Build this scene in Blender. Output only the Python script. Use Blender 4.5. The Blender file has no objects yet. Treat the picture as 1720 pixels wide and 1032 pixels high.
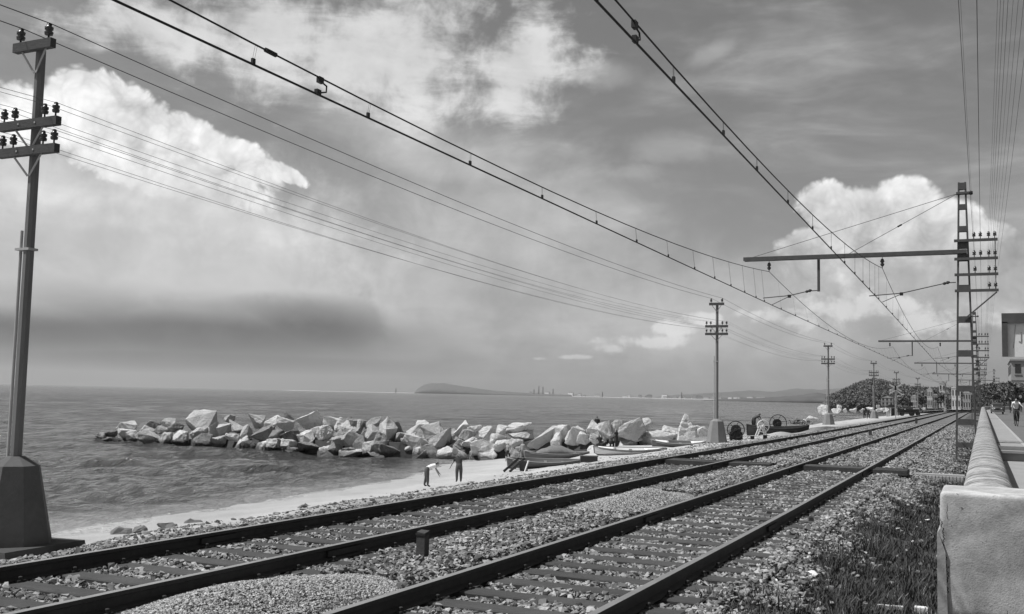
import bpy, bmesh, math, random
import numpy as np
from mathutils import Vector, Matrix, noise as mnoise

sc = bpy.context.scene
COL = sc.collection
rnd = random.Random(7)
NR = np.random.RandomState(11)
PI = math.pi

# ------------------------------------------------------------------ camera
F_PX, YAW, PITCH, ROLL, EYE = 1712.8, 0.4327, 0.0857, 0.0211, 1.667      # focal length in pixels of a 1720 px wide frame
_F = Vector((-math.sin(YAW)*math.cos(PITCH), math.cos(YAW)*math.cos(PITCH), math.sin(PITCH)))
_R0 = Vector((math.cos(YAW), math.sin(YAW), 0)); _U0 = _R0.cross(_F)
_R = math.cos(ROLL)*_R0 + math.sin(ROLL)*_U0
_U = -math.sin(ROLL)*_R0 + math.cos(ROLL)*_U0
cd = bpy.data.cameras.new('camera'); cam = bpy.data.objects.new('camera', cd); COL.objects.link(cam)
cd.sensor_width = 36; cd.lens = 36*F_PX/1720; cd.clip_start = 0.1; cd.clip_end = 60000
cam.matrix_world = Matrix(((_R.x,_U.x,-_F.x,0),(_R.y,_U.y,-_F.y,0),(_R.z,_U.z,-_F.z,EYE),(0,0,0,1)))
sc.camera = cam

def sight(x, y):
    return _F + _R*((x-860)/F_PX) - _U*((y-516)/F_PX)
def at_y(x, y, Y):                       # the point of a sight line that stands Y metres down the line
    d = sight(x, y); t = Y/d.y
    return Vector((t*d.x, Y, EYE+t*d.z))
def at_z(x, y, Z):
    d = sight(x, y); t = (Z-EYE)/d.z
    return Vector((t*d.x, t*d.y, Z))
def ppm(p):
    return F_PX/((Vector(p)-Vector((0,0,EYE))).dot(_F))

# ------------------------------------------------------------------ sun, sky, exposure
SUN = Vector((-0.45, -0.235, 0.86)).normalized()
ELEV = math.asin(SUN.z); ROT = math.atan2(SUN.x, SUN.y)
ld = bpy.data.lights.new('sun', 'SUN'); ld.energy = 5.0; ld.angle = math.radians(0.6); ld.color = (1.0, 1.0, 1.0)
lo = bpy.data.objects.new('sun', ld); COL.objects.link(lo)
lo.rotation_euler = SUN.to_track_quat('Z', 'Y').to_euler()

world = bpy.data.worlds.new('World'); sc.world = world; world.use_nodes = True
nt = world.node_tree; nt.nodes.clear()

class N:
    """tiny helper around one node tree: floats in, sockets out"""
    def __init__(s, nt): s.nt = nt
    def put(s, node, i, v):
        if v is None: return
        if hasattr(v, 'is_output'): s.nt.links.new(v, node.inputs[i])
        else: node.inputs[i].default_value = v
    def m(s, op, a, b=None, c=None, clamp=False):
        n = s.nt.nodes.new('ShaderNodeMath'); n.operation = op; n.use_clamp = clamp
        s.put(n, 0, a); s.put(n, 1, b); s.put(n, 2, c); return n.outputs[0]
    def vm(s, op, a, b=None):
        n = s.nt.nodes.new('ShaderNodeVectorMath'); n.operation = op
        s.put(n, 0, a); s.put(n, 1, b); return n.outputs[0]
    def noise(s, vec, scale, detail=6, rough=0.55, dist=0.0, lac=2.0):
        n = s.nt.nodes.new('ShaderNodeTexNoise'); n.noise_dimensions = '3D'
        if vec is not None: s.nt.links.new(vec, n.inputs['Vector'])
        n.inputs['Scale'].default_value = scale; n.inputs['Detail'].default_value = detail
        n.inputs['Roughness'].default_value = rough; n.inputs['Distortion'].default_value = dist
        n.inputs['Lacunarity'].default_value = lac
        return n.outputs[0]
    def step(s, x, a, b):
        n = s.nt.nodes.new('ShaderNodeMapRange'); n.interpolation_type = 'SMOOTHSTEP'
        s.put(n, 0, x); n.inputs[1].default_value = a; n.inputs[2].default_value = b
        n.inputs[3].default_value = 0; n.inputs[4].default_value = 1
        return n.outputs[0]
    def mix(s, a, b, f):                 # a + (b-a)*f on scalars
        d = s.m('SUBTRACT', b, a); return s.m('MULTIPLY_ADD', d, f, a)

def build_sky():
    S = N(nt); nd = nt.nodes
    tc = nd.new('ShaderNodeTexCoord'); g = tc.outputs['Generated']
    sky = nd.new('ShaderNodeTexSky'); sky.sky_type = 'NISHITA'; sky.sun_disc = False
    sky.sun_elevation = ELEV; sky.sun_rotation = ROT; sky.altitude = 5
    sky.air_density = 1.0; sky.dust_density = 1.6; sky.ozone_density = 1.0
    bw = nd.new('ShaderNodeRGBToBW'); nt.links.new(sky.outputs[0], bw.inputs[0])
    STR = 0.12
    def c(v): return v/STR
    L = S.m('MULTIPLY', bw.outputs[0], 0.66)
    sp = nd.new('ShaderNodeSeparateXYZ'); nt.links.new(g, sp.inputs[0])
    x, y, z = sp.outputs
    az = S.m('MULTIPLY', S.m('ARCTAN2', x, y), 180/PI)
    el = S.m('MULTIPLY', S.m('ARCSINE', z), 180/PI)
    cb = nd.new('ShaderNodeCombineXYZ'); nt.links.new(az, cb.inputs[0]); nt.links.new(el, cb.inputs[1]); ang = cb.outputs[0]
    def nrm(n, k=2.6): return S.m('MULTIPLY_ADD', n, k, -0.5*k)          # roughly -1..1
    def scaled(v, sc_):
        mp = nd.new('ShaderNodeMapping'); nt.links.new(v, mp.inputs[0]); mp.inputs['Scale'].default_value = sc_; return mp.outputs[0]
    n_big = nrm(S.noise(scaled(g, (1, 1, 2.6)), 3.4, 5, 0.58, 0.4))      # broad torn layers
    n_str = nrm(S.noise(scaled(g, (1, 1, 3.6)), 9.0, 6, 0.6, 0.5))       # streaks
    n_puf = nrm(S.noise(g, 17.0, 6, 0.6, 0.25))                          # lumps
    vo = nd.new('ShaderNodeTexVoronoi'); vo.feature = 'F1'; vo.normalize = False
    wv = S.vm('ADD', g, S.vm('MULTIPLY', nd_noise_color(nd, g, 22.0), (0.035, 0.035, 0.035)))
    nt.links.new(wv, vo.inputs['Vector']); vo.inputs['Scale'].default_value = 20.0; vo.inputs['Detail'].default_value = 3.0; vo.inputs['Roughness'].default_value = 0.62; vo.inputs['Lacunarity'].default_value = 2.2
    cauli = S.m('MULTIPLY_ADD', vo.outputs['Distance'], -1.45, 1.12)      # rounded heads, about -0.6..0.85
    edge = S.m('ADD', S.m('MULTIPLY', cauli, 0.55), S.m('MULTIPLY', n_puf, 0.5))
    def blob(px, py, rx, ry, tilt=0.0):
        d = sight(px, py).normalized()
        mp = nd.new('ShaderNodeMapping'); mp.vector_type = 'TEXTURE'; nt.links.new(ang, mp.inputs[0])
        mp.inputs['Location'].default_value = (math.degrees(math.atan2(d.x, d.y)), math.degrees(math.asin(d.z)), 0)
        mp.inputs['Rotation'].default_value = (0, 0, math.radians(tilt)); mp.inputs['Scale'].default_value = (rx, ry, 1)
        ln = nd.new('ShaderNodeVectorMath'); ln.operation = 'LENGTH'; nt.links.new(mp.outputs[0], ln.inputs[0])
        return ln.outputs['Value']                                        # 1 on the rim
    def union(lst):
        r = None
        for q in lst:
            b = blob(*q); r = b if r is None else S.m('MINIMUM', r, b)
        return S.m('SUBTRACT', 1.0, r)
    def cover(f, nz, amp, e0, e1): return S.step(S.m('MULTIPLY_ADD', nz, amp, f), e0, e1)
    def lay(L, lum, cov, op): return S.mix(L, lum, S.m('MULTIPLY', cov, op))
    def lum(v, nz, amp): return S.m('MULTIPLY', S.m('MULTIPLY_ADD', nz, amp, 1.0), c(v))
    # thin broken layer over the whole sky
    L = lay(L, lum(0.50, n_str, 0.35), S.step(S.m('MULTIPLY_ADD', n_str, 0.45, n_big), -0.15, 0.95), 0.58)
    # streaky white layer high up
    f = union([(640, 90, 10.5, 3.6, 6), (430, 40, 8, 2.6, 0), (870, 110, 4.2, 3.2, -15), (240, 50, 4, 2.0, 0)])
    nmix = S.m('ADD', S.m('MULTIPLY', n_puf, 1.0), S.m('MULTIPLY', n_str, 0.6))
    L = lay(L, lum(0.68, nmix, 0.30), cover(f, nmix, 0.95, -0.1, 0.75), 0.93)
    f = union([(1020, 128, 2.4, 1.0, 0), (1190, 92, 2.2, 0.7, 20), (1130, 245, 4.5, 1.2, 0), (1060, 290, 2, 0.7, 0)])
    L = lay(L, lum(0.42, n_str, 0.2), cover(f, n_puf, 0.6, 0.0, 0.9), 0.6)
    # soft milky veil over the middle of the bay
    f = union([(850, 400, 14, 6.0, -8), (1180, 540, 16, 4.6, 0), (620, 480, 12, 5, 0), (720, 270, 6.5, 2.2, -15)])
    L = lay(L, lum(0.54, nmix, 0.26), cover(f, S.m('ADD', n_big, S.m('MULTIPLY', n_puf, 0.5)), 0.5, -0.15, 0.8), 0.80)
    # the great cloud to seaward: grey body, bright crown, flat dark base
    f = union([(500, 490, 5.6, 3.4, -20), (420, 440, 7.0, 4.2, -25), (560, 530, 3.4, 1.9, -10)])
    L = lay(L, lum(0.33, nmix, 0.22), cover(f, edge, 0.30, -0.05, 0.22), 0.85)
    f = union([(210, 390, 15, 6.4, -4), (400, 430, 7.5, 3.6, -22), (40, 420, 10, 5, 0)])
    L = lay(L, lum(0.60, S.m('ADD', n_puf, n_big), 0.20), cover(f, n_puf, 0.35, -0.05, 0.5), 0.92)
    f = union([(10, 190, 3.6, 1.9, -10), (150, 165, 2.9, 2.2, 0), (225, 205, 3.8, 2.3, -25), (330, 240, 3.4, 1.6, -28), (420, 275, 2.8, 1.2, -30), (480, 292, 1.6, 0.6, -25), (250, 270, 8.6, 2.2, -14)])
    cv = cover(f, edge, 0.42, 0.0, 0.20)
    L = lay(L, S.m('MULTIPLY', S.m('ADD', S.m('MULTIPLY_ADD', cauli, 0.30, S.m('MULTIPLY', n_puf, 0.22)), 0.92), c(1.14)), cv, 0.95)
    f = union([(300, 350, 12, 2.8, -8)])
    L = lay(L, lum(0.74, nmix, 0.25), cover(f, nmix, 0.5, 0.0, 0.9), 0.75)
    f = union([(330, 470, 10, 2.2, -4)])
    L = lay(L, lum(0.60, nmix, 0.15), cover(f, nmix, 0.6, 0.0, 1.0), 0.6)
    f = union([(340, 562, 13.5, 1.9, 0), (40, 558, 12, 1.7, 0), (520, 552, 5.4, 1.9, -6), (300, 604, 14, 0.8, 0)])
    L = lay(L, lum(0.125, nmix, 0.22), cover(f, nmix, 0.30, -0.15, 0.75), 0.92)
    f = union([(120, 505, 9, 1.3, 0), (380, 518, 9, 1.2, 0)])
    L = lay(L, lum(0.28, nmix, 0.2), cover(f, nmix, 0.5, 0.0, 0.9), 0.5)
    # heaped cloud behind the masts
    f = union([(1392, 345, 2.2, 1.6), (1450, 365, 2.9, 2.1), (1515, 338, 2.2, 1.5), (1580, 380, 2.6, 1.6), (1650, 410, 2.8, 1.5), (1360, 420, 2.2, 1.5), (1480, 440, 6.2, 2.6), (1660, 480, 5, 2.4), (1740, 440, 3, 2)])
    cv = cover(f, edge, 0.36, -0.02, 0.18)
    top = S.step(S.m('ADD', el, S.m('MULTIPLY', S.m('ADD', cauli, n_puf), 1.3)), 5.8, 11.5)
    L = lay(L, S.m('MULTIPLY', S.m('MULTIPLY_ADD', top, c(0.50), c(0.56)), S.m('MULTIPLY_ADD', S.m('ADD', cauli, n_puf), 0.19, 0.95)), cv, 0.95)
    f = union([(1030, 586, 1.1, 0.55), (905, 603, 0.9, 0.22), (960, 600, 1.6, 0.22), (1120, 552, 1.8, 0.5), (1190, 536, 1.3, 0.5), (1260, 528, 1.8, 0.5), (1330, 535, 4.2, 1.0), (1440, 520, 5.2, 1.2), (1560, 545, 5.0, 1.2), (1080, 575, 3, 0.6)])
    L = lay(L, lum(0.72, n_puf, 0.2), cover(f, S.m('ADD', edge, nmix), 0.7, 0.0, 0.6), 0.85)
    # grey murk close to the horizon all the way round
    hz = S.m('SUBTRACT', 1.0, S.step(el, 0.0, 3.6))
    L = S.mix(L, c(0.29), S.m('MULTIPLY', hz, 0.70))
    L = S.m('MAXIMUM', L, 0.0)
    bg = nd.new('ShaderNodeBackground'); bg.inputs['Strength'].default_value = STR
    nt.links.new(L, bg.inputs['Color'])
    out = nd.new('ShaderNodeOutputWorld'); nt.links.new(bg.outputs[0], out.inputs['Surface'])
    world.cycles.sampling_method = 'MANUAL'; world.cycles.sample_map_resolution = 256
def nd_noise_color(nd, vec, scale):
    n = nd.new('ShaderNodeTexNoise'); nt.links.new(vec, n.inputs['Vector']); n.inputs['Scale'].default_value = scale; n.inputs['Detail'].default_value = 2
    v = nd.new('ShaderNodeVectorMath'); v.operation = 'SUBTRACT'; nt.links.new(n.outputs['Color'], v.inputs[0]); v.inputs[1].default_value = (0.5, 0.5, 0.5); return v.outputs[0]
build_sky()
vs = sc.view_settings; vs.view_transform = 'Standard'; vs.look = 'None'; vs.exposure = 0.0; vs.gamma = 1.0; vs.use_curve_mapping = False
sc.cycles.volume_bounces = 0; sc.cycles.max_bounces = 3; sc.cycles.diffuse_bounces = 2; sc.cycles.glossy_bounces = 2; sc.cycles.transparent_max_bounces = 6
sc.cycles.caustics_reflective = False; sc.cycles.caustics_refractive = False

# ------------------------------------------------------------------ materials
MATS = {}
def mat(name, v, rough=0.8, var=0.25, scale=6.0, bump=0.0, bscale=None, metal=0.0, spec=0.3, detail=6, tone=None, streak=None):
    """a grey, mottled by noise in the object's own space"""
    if name in MATS: return MATS[name]
    m = bpy.data.materials.new(name); m.use_nodes = True; t = m.node_tree; S = N(t)
    b = t.nodes['Principled BSDF']; b.inputs['Roughness'].default_value = rough; b.inputs['Metallic'].default_value = metal
    b.inputs['Specular IOR Level'].default_value = spec
    tc = t.nodes.new('ShaderNodeTexCoord'); vec = tc.outputs['Object']
    if streak:
        mp = t.nodes.new('ShaderNodeMapping'); t.links.new(vec, mp.inputs[0]); mp.inputs['Scale'].default_value = streak; vec = mp.outputs[0]
    n1 = S.noise(vec, scale, detail, 0.6); n2 = S.noise(vec, scale*5.3, 4, 0.6)
    f = S.m('ADD', S.m('MULTIPLY', S.m('SUBTRACT', n1, 0.5), 2.0*var), S.m('MULTIPLY', S.m('SUBTRACT', n2, 0.5), 1.1*var))
    L = S.m('MULTIPLY', S.m('ADD', f, 1.0), v)
    if name in ('ballast_stone', 'sleeper_timber', 'bed_gravel'):
        ge = t.nodes.new('ShaderNodeNewGeometry'); L = S.m('MULTIPLY', L, S.m('MULTIPLY_ADD', S.noise(ge.outputs['Position'], 0.9, 5, 0.65), 1.5, 0.28))
    if tone:
        a = t.nodes.new('ShaderNodeAttribute'); a.attribute_name = tone
        L = S.m('MULTIPLY', L, a.outputs['Fac'])
    L = S.m('MAXIMUM', L, 0.005)
    t.links.new(L, b.inputs['Base Color'])
    if bump:
        bn = t.nodes.new('ShaderNodeBump'); bn.inputs['Strength'].default_value = bump; bn.inputs['Distance'].default_value = 0.02
        t.links.new(S.noise(vec, bscale or scale*4, 6, 0.65), bn.inputs['Height']); t.links.new(bn.outputs[0], b.inputs['Normal'])
    MATS[name] = m; return m

M_RAILSIDE = mat('rail_steel', 0.035, 0.75, 0.5, 9, 0.2, 60)
M_RAILTOP = mat('rail_worn_top', 0.40, 0.32, 0.3, 3, 0, None, 0.7)
M_SLEEPER = mat('sleeper_timber', 0.06, 0.85, 0.45, 5, 0.5, 20, streak=(1, 9, 9))
M_STONE = mat('ballast_stone', 0.26, 0.9, 0.35, 25, 0.0, tone='tone')
M_GRIT = mat('fine_gravel', 0.40, 0.9, 0.25, 40, 0.0, tone='tone')
M_BED = mat('gravel_bed', 0.13, 0.95, 0.6, 22, 0.9, 45)
M_SAND = None
M_ROCK = mat('quarry_rock', 0.60, 0.85, 0.28, 1.3, 0.6, 7)
M_CONC = mat('old_concrete', 0.34, 0.9, 0.30, 2.2, 0.35, 18)
M_FOOT = mat('footing_concrete', 0.20, 0.9, 0.22, 1.6, 0.3, 14)
M_POLE = mat('grey_post', 0.17, 0.7, 0.25, 3, 0.2, 30, streak=(6, 6, 0.7))
M_ARM = mat('weathered_arm', 0.075, 0.85, 0.5, 7, 0.4, 30, streak=(1, 7, 7))
M_PORC = mat('brown_porcelain', 0.05, 0.25, 0.2, 8, 0, None, 0, 0.5)
M_GALV = mat('painted_iron', 0.40, 0.6, 0.2, 6)
M_STEEL = mat('mast_steel', 0.085, 0.65, 0.35, 5, 0.15, 30)
M_WIRE = mat('copper_wire', 0.022, 0.55, 0.2, 5)
M_THIN = mat('iron_wire', 0.11, 0.6, 0.2, 5)
M_DARK = mat('dark_iron', 0.025, 0.7, 0.3, 8)
M_WOOD = mat('grey_wood', 0.14, 0.85, 0.4, 6, 0.5, 25, streak=(1, 8, 8))
M_TAR = mat('tarred_hull', 0.045, 0.6, 0.3, 4, 0.2, 20)
M_HULLG = mat('grey_hull_paint', 0.27, 0.65, 0.2, 3)
M_HULLM = mat('dark_hull_paint', 0.13, 0.65, 0.25, 3)
M_WHITE = mat('white_paint', 0.74, 0.6, 0.12, 4)
M_CANVAS = mat('canvas', 0.16, 0.95, 0.35, 6, 0.5, 12)
M_SKIN = mat('skin', 0.30, 0.6, 0.08, 9)
M_HAIR = mat('hair', 0.02, 0.6, 0.2, 30)
M_SHIRTW = mat('white_cotton', 0.75, 0.9, 0.08, 12)
M_SHIRTD = mat('dark_cotton', 0.03, 0.9, 0.15, 12)
M_TROUS = mat('grey_trousers', 0.085, 0.95, 0.2, 12)
M_TROUD = mat('dark_trousers', 0.035, 0.95, 0.2, 12)
M_GLASS = mat('window_glass', 0.03, 0.08, 0.1, 3, 0, None, 0, 0.6)
M_PLASTER = mat('pale_plaster', 0.55, 0.9, 0.18, 0.6, 0.1, 6)
M_PLASTG = mat('grey_plaster', 0.32, 0.9, 0.22, 0.6, 0.1, 6)
M_ROOF = mat('tile_roof', 0.16, 0.9, 0.35, 1.5, 0.3, 9)
M_LEAF = mat('leaves', 0.11, 0.7, 0.4, 1.2, tone='tone')
M_GRASS = mat('weeds', 0.062, 0.8, 0.4, 1.2, tone='tone')
M_BARK = mat('bark', 0.12, 0.9, 0.4, 4, 0.6, 20)
M_ROAD = mat('asphalt_road', 0.13, 0.9, 0.25, 1.1, 0.2, 60)
M_PAVE = mat('cement_pavement', 0.27, 0.9, 0.25, 0.9, 0.2, 40)
M_CARB = mat('car_paint', 0.06, 0.3, 0.1, 3, 0, None, 0, 0.5)
M_RUBBER = mat('rubber', 0.02, 0.85, 0.1, 9)
M_CHROME = mat('chrome', 0.5, 0.2, 0.05, 5, 0, None, 0.9)
M_SCRUB = mat('far_scrub', 0.085, 0.95, 0.5, 0.03)
M_FARROCK = mat('headland', 0.09, 0.95, 0.4, 0.004)

# ------------------------------------------------------------------ mesh helpers
def mesh_np(name, V, Fc, tone=None, smooth=False):
    me = bpy.data.meshes.new(name)
    V = np.asarray(V, dtype=np.float32); Fc = np.asarray(Fc, dtype=np.int32)
    n = Fc.shape[1]
    me.vertices.add(len(V)); me.vertices.foreach_set('co', V.ravel())
    me.loops.add(Fc.size); me.loops.foreach_set('vertex_index', Fc.ravel())
    me.polygons.add(len(Fc)); me.polygons.foreach_set('loop_start', np.arange(0, Fc.size, n, dtype=np.int32))
    me.polygons.foreach_set('use_smooth', np.full(len(Fc), smooth))
    if tone is not None:
        a = me.attributes.new('tone', 'FLOAT', 'POINT'); a.data.foreach_set('value', np.asarray(tone, dtype=np.float32))
    me.update(calc_edges=True); me.validate()
    return me

class MB:
    def __init__(s): s.v = []; s.f = []; s.mi = []; s.cur = 0
    def add(s, vs, fs):
        o = len(s.v); s.v += [tuple(p) for p in vs]
        for f in fs: s.f.append(tuple(o+i for i in f)); s.mi.append(s.cur)
        return s
    def box(s, c, d, rz=0.0, rx=0.0, ry=0.0):
        R = Matrix.Rotation(rz, 3, 'Z') @ Matrix.Rotation(ry, 3, 'Y') @ Matrix.Rotation(rx, 3, 'X'); c = Vector(c)
        vs = [c + R @ Vector((sx*d[0]/2, sy*d[1]/2, sz*d[2]/2)) for sz in (-1, 1) for sy in (-1, 1) for sx in (-1, 1)]
        return s.add(vs, [(0,2,3,1),(4,5,7,6),(0,1,5,4),(2,6,7,3),(0,4,6,2),(1,3,7,5)])
    def bar(s, a, b, w, h, up=(0, 0, 1)):
        a, b = Vector(a), Vector(b); d = (b-a).normalized(); u = Vector(up)
        if abs(d.dot(u)) > 0.99: u = Vector((0, 1, 0))
        r = d.cross(u).normalized(); u = r.cross(d)
        vs = [p + r*(i*w/2) + u*(j*h/2) for p in (a, b) for j in (-1, 1) for i in (-1, 1)]
        return s.add(vs, [(0,1,3,2),(4,6,7,5),(0,4,5,1),(2,3,7,6),(0,2,6,4),(1,5,7,3)])
    def tube(s, pts, r, n=6, r1=None, closed=False):
        pts = [Vector(p) for p in pts]; rings = []; k = len(pts)
        prev = None
        for i, p in enumerate(pts):
            if closed: d = (pts[(i+1) % k]-pts[i-1]).normalized()
            else: d = (pts[min(i+1, k-1)]-pts[max(i-1, 0)]).normalized()
            u = Vector((0, 0, 1)) if abs(d.z) < 0.95 else Vector((1, 0, 0))
            if prev is not None:
                u = prev - d*prev.dot(d)
                if u.length < 1e-4: u = Vector((0, 0, 1))
            a = u.normalized() if prev is not None else d.cross(u).normalized()
            prev = a; b = d.cross(a)
            rr = r if r1 is None else r + (r1-r)*i/max(1, k-1)
            rings.append([p + (a*math.cos(2*PI*j/n) + b*math.sin(2*PI*j/n))*rr for j in range(n)])
        fs = []
        for i in range(k if closed else k-1):
            i2 = (i+1) % k
            for j in range(n): fs.append((i*n+j, i*n+(j+1) % n, i2*n+(j+1) % n, i2*n+j))
        if not closed: fs += [tuple(range(n-1, -1, -1)), tuple((k-1)*n+j for j in range(n))]
        return s.add([q for rg in rings for q in rg], fs)
    def lathe(s, prof, c=(0, 0, 0), n=10, axis=(0, 0, 1)):
        c = Vector(c); q = Vector((0, 0, 1)).rotation_difference(Vector(axis))
        vs = [c + q @ Vector((r*math.cos(2*PI*j/n), r*math.sin(2*PI*j/n), z)) for r, z in prof for j in range(n)]
        fs = [(i*n+j, i*n+(j+1) % n, (i+1)*n+(j+1) % n, (i+1)*n+j) for i in range(len(prof)-1) for j in range(n)]
        fs += [tuple(range(n-1, -1, -1)), tuple((len(prof)-1)*n+j for j in range(n))]
        return s.add(vs, fs)
    def loft(s, rings, caps=True):
        n = len(rings[0]); vs = [p for r in rings for p in r]
        fs = [(i*n+j, i*n+(j+1) % n, (i+1)*n+(j+1) % n, (i+1)*n+j) for i in range(len(rings)-1) for j in range(n)]
        if caps: fs += [tuple(range(n-1, -1, -1)), tuple((len(rings)-1)*n+j for j in range(n))]
        return s.add(vs, fs)
    def mesh(s, name):
        me = bpy.data.meshes.new(name); me.from_pydata(s.v, [], s.f)
        me.polygons.foreach_set('material_index', s.mi); me.update(); return me
    def build(s, name, m, parent=None, smooth=False, loc=None):
        return obj(name, s.mesh(name), m, parent, smooth, loc)

def obj(name, me, m=None, parent=None, smooth=False, loc=None):
    if m is not None and len(me.materials) == 0:
        for q in (m if isinstance(m, (list, tuple)) else [m]): me.materials.append(q)
    if smooth: me.polygons.foreach_set('use_smooth', [True]*len(me.polygons))
    o = bpy.data.objects.new(name, me); COL.objects.link(o)
    if parent is not None: o.parent = parent
    if loc is not None: o.location = loc
    return o
def tag(o, label=None, cat=None, group=None, kind=None):
    if label: o['label'] = label
    if cat: o['category'] = cat
    if group: o['group'] = group
    if kind: o['kind'] = kind
    return o
def thing(name, label, cat, loc=(0, 0, 0), rz=0.0, group=None):
    o = bpy.data.objects.new(name, None); COL.objects.link(o); o.location = loc; o.rotation_euler = (0, 0, rz); o.empty_display_size = 0.2
    return tag(o, label, cat, group)
def children(o): return [c for c in COL.objects if c.parent == o]
def copy_tree(o, parent=None):
    kids = KIDS.get(o.name) or [c for c in list(COL.objects) if c.parent == o]
    c = o.copy(); COL.objects.link(c); c.parent = parent
    for ch in kids: copy_tree(ch, c)
    return c
KIDS = {}

def hull_rock(seed, dims=(1, 1, 1), n=13, boxy=0.5):
    r = random.Random(seed); bm = bmesh.new()
    for _ in range(n):
        p = Vector((r.gauss(0, 1), r.gauss(0, 1), r.gauss(0, 1))).normalized()
        q = p / max(abs(p.x), abs(p.y), abs(p.z))
        w = p*(1-boxy) + q*boxy*0.8
        bm.verts.new(w*(0.86+0.14*r.random()))
    bmesh.ops.convex_hull(bm, input=bm.verts)
    bmesh.ops.delete(bm, geom=[v for v in bm.verts if not v.link_faces], context='VERTS')
    lo_ = [min(v.co[i] for v in bm.verts) for i in range(3)]; hi = [max(v.co[i] for v in bm.verts) for i in range(3)]
    for v in bm.verts:
        for i in range(3): v.co[i] = ((v.co[i]-lo_[i])/(hi[i]-lo_[i])-0.5)*dims[i]
    return bm
def hull_arrays(seed, n=9, boxy=0.3):
    bm = hull_rock(seed, (1, 1, 1), n, boxy); bmesh.ops.triangulate(bm, faces=bm.faces[:]); bm.verts.index_update()
    V = np.array([v.co[:] for v in bm.verts]); Fc = np.array([[v.index for v in f.verts] for f in bm.faces]); bm.free()
    return V, Fc
STONES = [hull_arrays(100+i, 8, 0.25) for i in range(14)]

def scatter(P, size, flat=0.75, tone_rng=(0.45, 1.35), rng=NR):
    """merge one small hull per point into arrays (vertices, triangles, tone)"""
    P = np.asarray(P); n = len(P); kinds = rng.randint(0, len(STONES), n)
    Vs, Fs, Ts = [], [], []; off = 0
    size = np.broadcast_to(size, (n,))
    for k, (V, Fc) in enumerate(STONES):
        idx = np.where(kinds == k)[0]; m = len(idx)
        if m == 0: continue
        a = rng.rand(m)*2*PI; b = (rng.rand(m)-0.5)*1.6
        ca, sa, cb, sb = np.cos(a), np.sin(a), np.cos(b), np.sin(b)
        sx = size[idx]*(0.8+0.6*rng.rand(m)); sy = size[idx]*(0.7+0.4*rng.rand(m)); sz = size[idx]*flat*(0.7+0.5*rng.rand(m))
        x = V[None, :, 0]*sx[:, None]; y = V[None, :, 1]*sy[:, None]; z = V[None, :, 2]*sz[:, None]
        y2 = y*cb[:, None]-z*sb[:, None]; z2 = y*sb[:, None]+z*cb[:, None]
        W = np.stack([x*ca[:, None]-y2*sa[:, None], x*sa[:, None]+y2*ca[:, None], z2], -1)+P[idx][:, None, :]
        Vs.append(W.reshape(-1, 3)); Fs.append((Fc[None]+(np.arange(m)*len(V))[:, None, None]).reshape(-1, 3)+off); off += m*len(V)
        t = tone_rng[0]+(tone_rng[1]-tone_rng[0])*rng.rand(m)**1.3
        Ts.append(np.repeat(t, len(V)))
    return np.concatenate(Vs), np.concatenate(Fs), np.concatenate(Ts)

# ------------------------------------------------------------------ the lie of the land
SEA = -4.3
TRK = [(-8.13, -6.395), (-4.435, -2.70)]           # rail centres of the two tracks
def cx(Y):                                        # everything along the line bends to the right far off
    Y = np.asarray(Y, dtype=float); d = np.clip(Y-215, 0, 260); e = np.clip(Y-475, 0, None)
    return d*d/900 + e*(2*260/900)
def tx(Y):                                        # the line also closes a little towards the camera
    Y = np.asarray(Y, dtype=float); return -0.012*np.clip(15-Y, 0, 20)**1.3*0.35
def roadz(Y):
    return np.interp(Y, [-50, 26, 30, 80, 150, 400], [0.24, 0.24, 0.25, 0.36, 0.55, 0.8])
_PX = [-4000, -300, -120, -60, -36.5, -31, -27.6, -22, -17.5, -14.2, -11.6, -10.0, -9.35, -9.0, -2.15, -1.7, -1.0, -0.3, 0.3, 9, 30, 4000]
_PZ = [-8, -8, -7.6, -6.5, SEA, -3.88, -3.55, -2.66, -1.80, -1.08, -0.74, -0.42, -0.24, -0.2, -0.2, -0.28, -0.42, -0.46, -0.46, -0.35, -0.2, -0.2]
def gz(X, Y):
    X = np.asarray(X, dtype=float); Y = np.asarray(Y, dtype=float)
    s = X-cx(Y)
    # a level stretch of beach beside the second pole where the boats are winched up
    sh = np.interp(Y, [0, 45, 70, 120, 400], [0, 0, 1.6, 4.0, 5.0])
    s2 = np.where(s < -11.6, np.minimum(s + sh*np.clip((-11.6-s)/4, 0, 1)*np.clip((s+27)/7, 0, 1), -11.6), s)
    s2 = np.where(s < -22, s2-np.interp(Y, [0, 30, 66], [4.2, 2.8, 0])*np.clip((-22-s)/7, 0, 1), s2)
    bl = np.interp(Y, [62, 70, 80, 92, 106], [0, 2.2, 5.2, 5.2, 0])*np.clip((-22-s)/5, 0, 1)   # the beach swells out where the breakwater meets it
    s2 = np.where(s < -15, np.minimum(s2+bl, -14.2), s2)
    z = np.interp(s2, _PX, _PZ)
    z = z + np.where(s > 9, roadz(Y), 0)
    z = z + 0.35*np.exp(-((X+26)/5.0)**2-((Y-78.5)/5.0)**2)          # sand banked up against the landward boulders
    return z
def wob(X, Y):
    return (np.sin(X*0.9+1.3*np.sin(Y*0.37))*np.sin(Y*0.71+0.8*np.sin(X*0.53))*0.06 + np.sin(X*2.3+Y*1.1)*np.sin(Y*1.9-X*0.7)*0.025)

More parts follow.
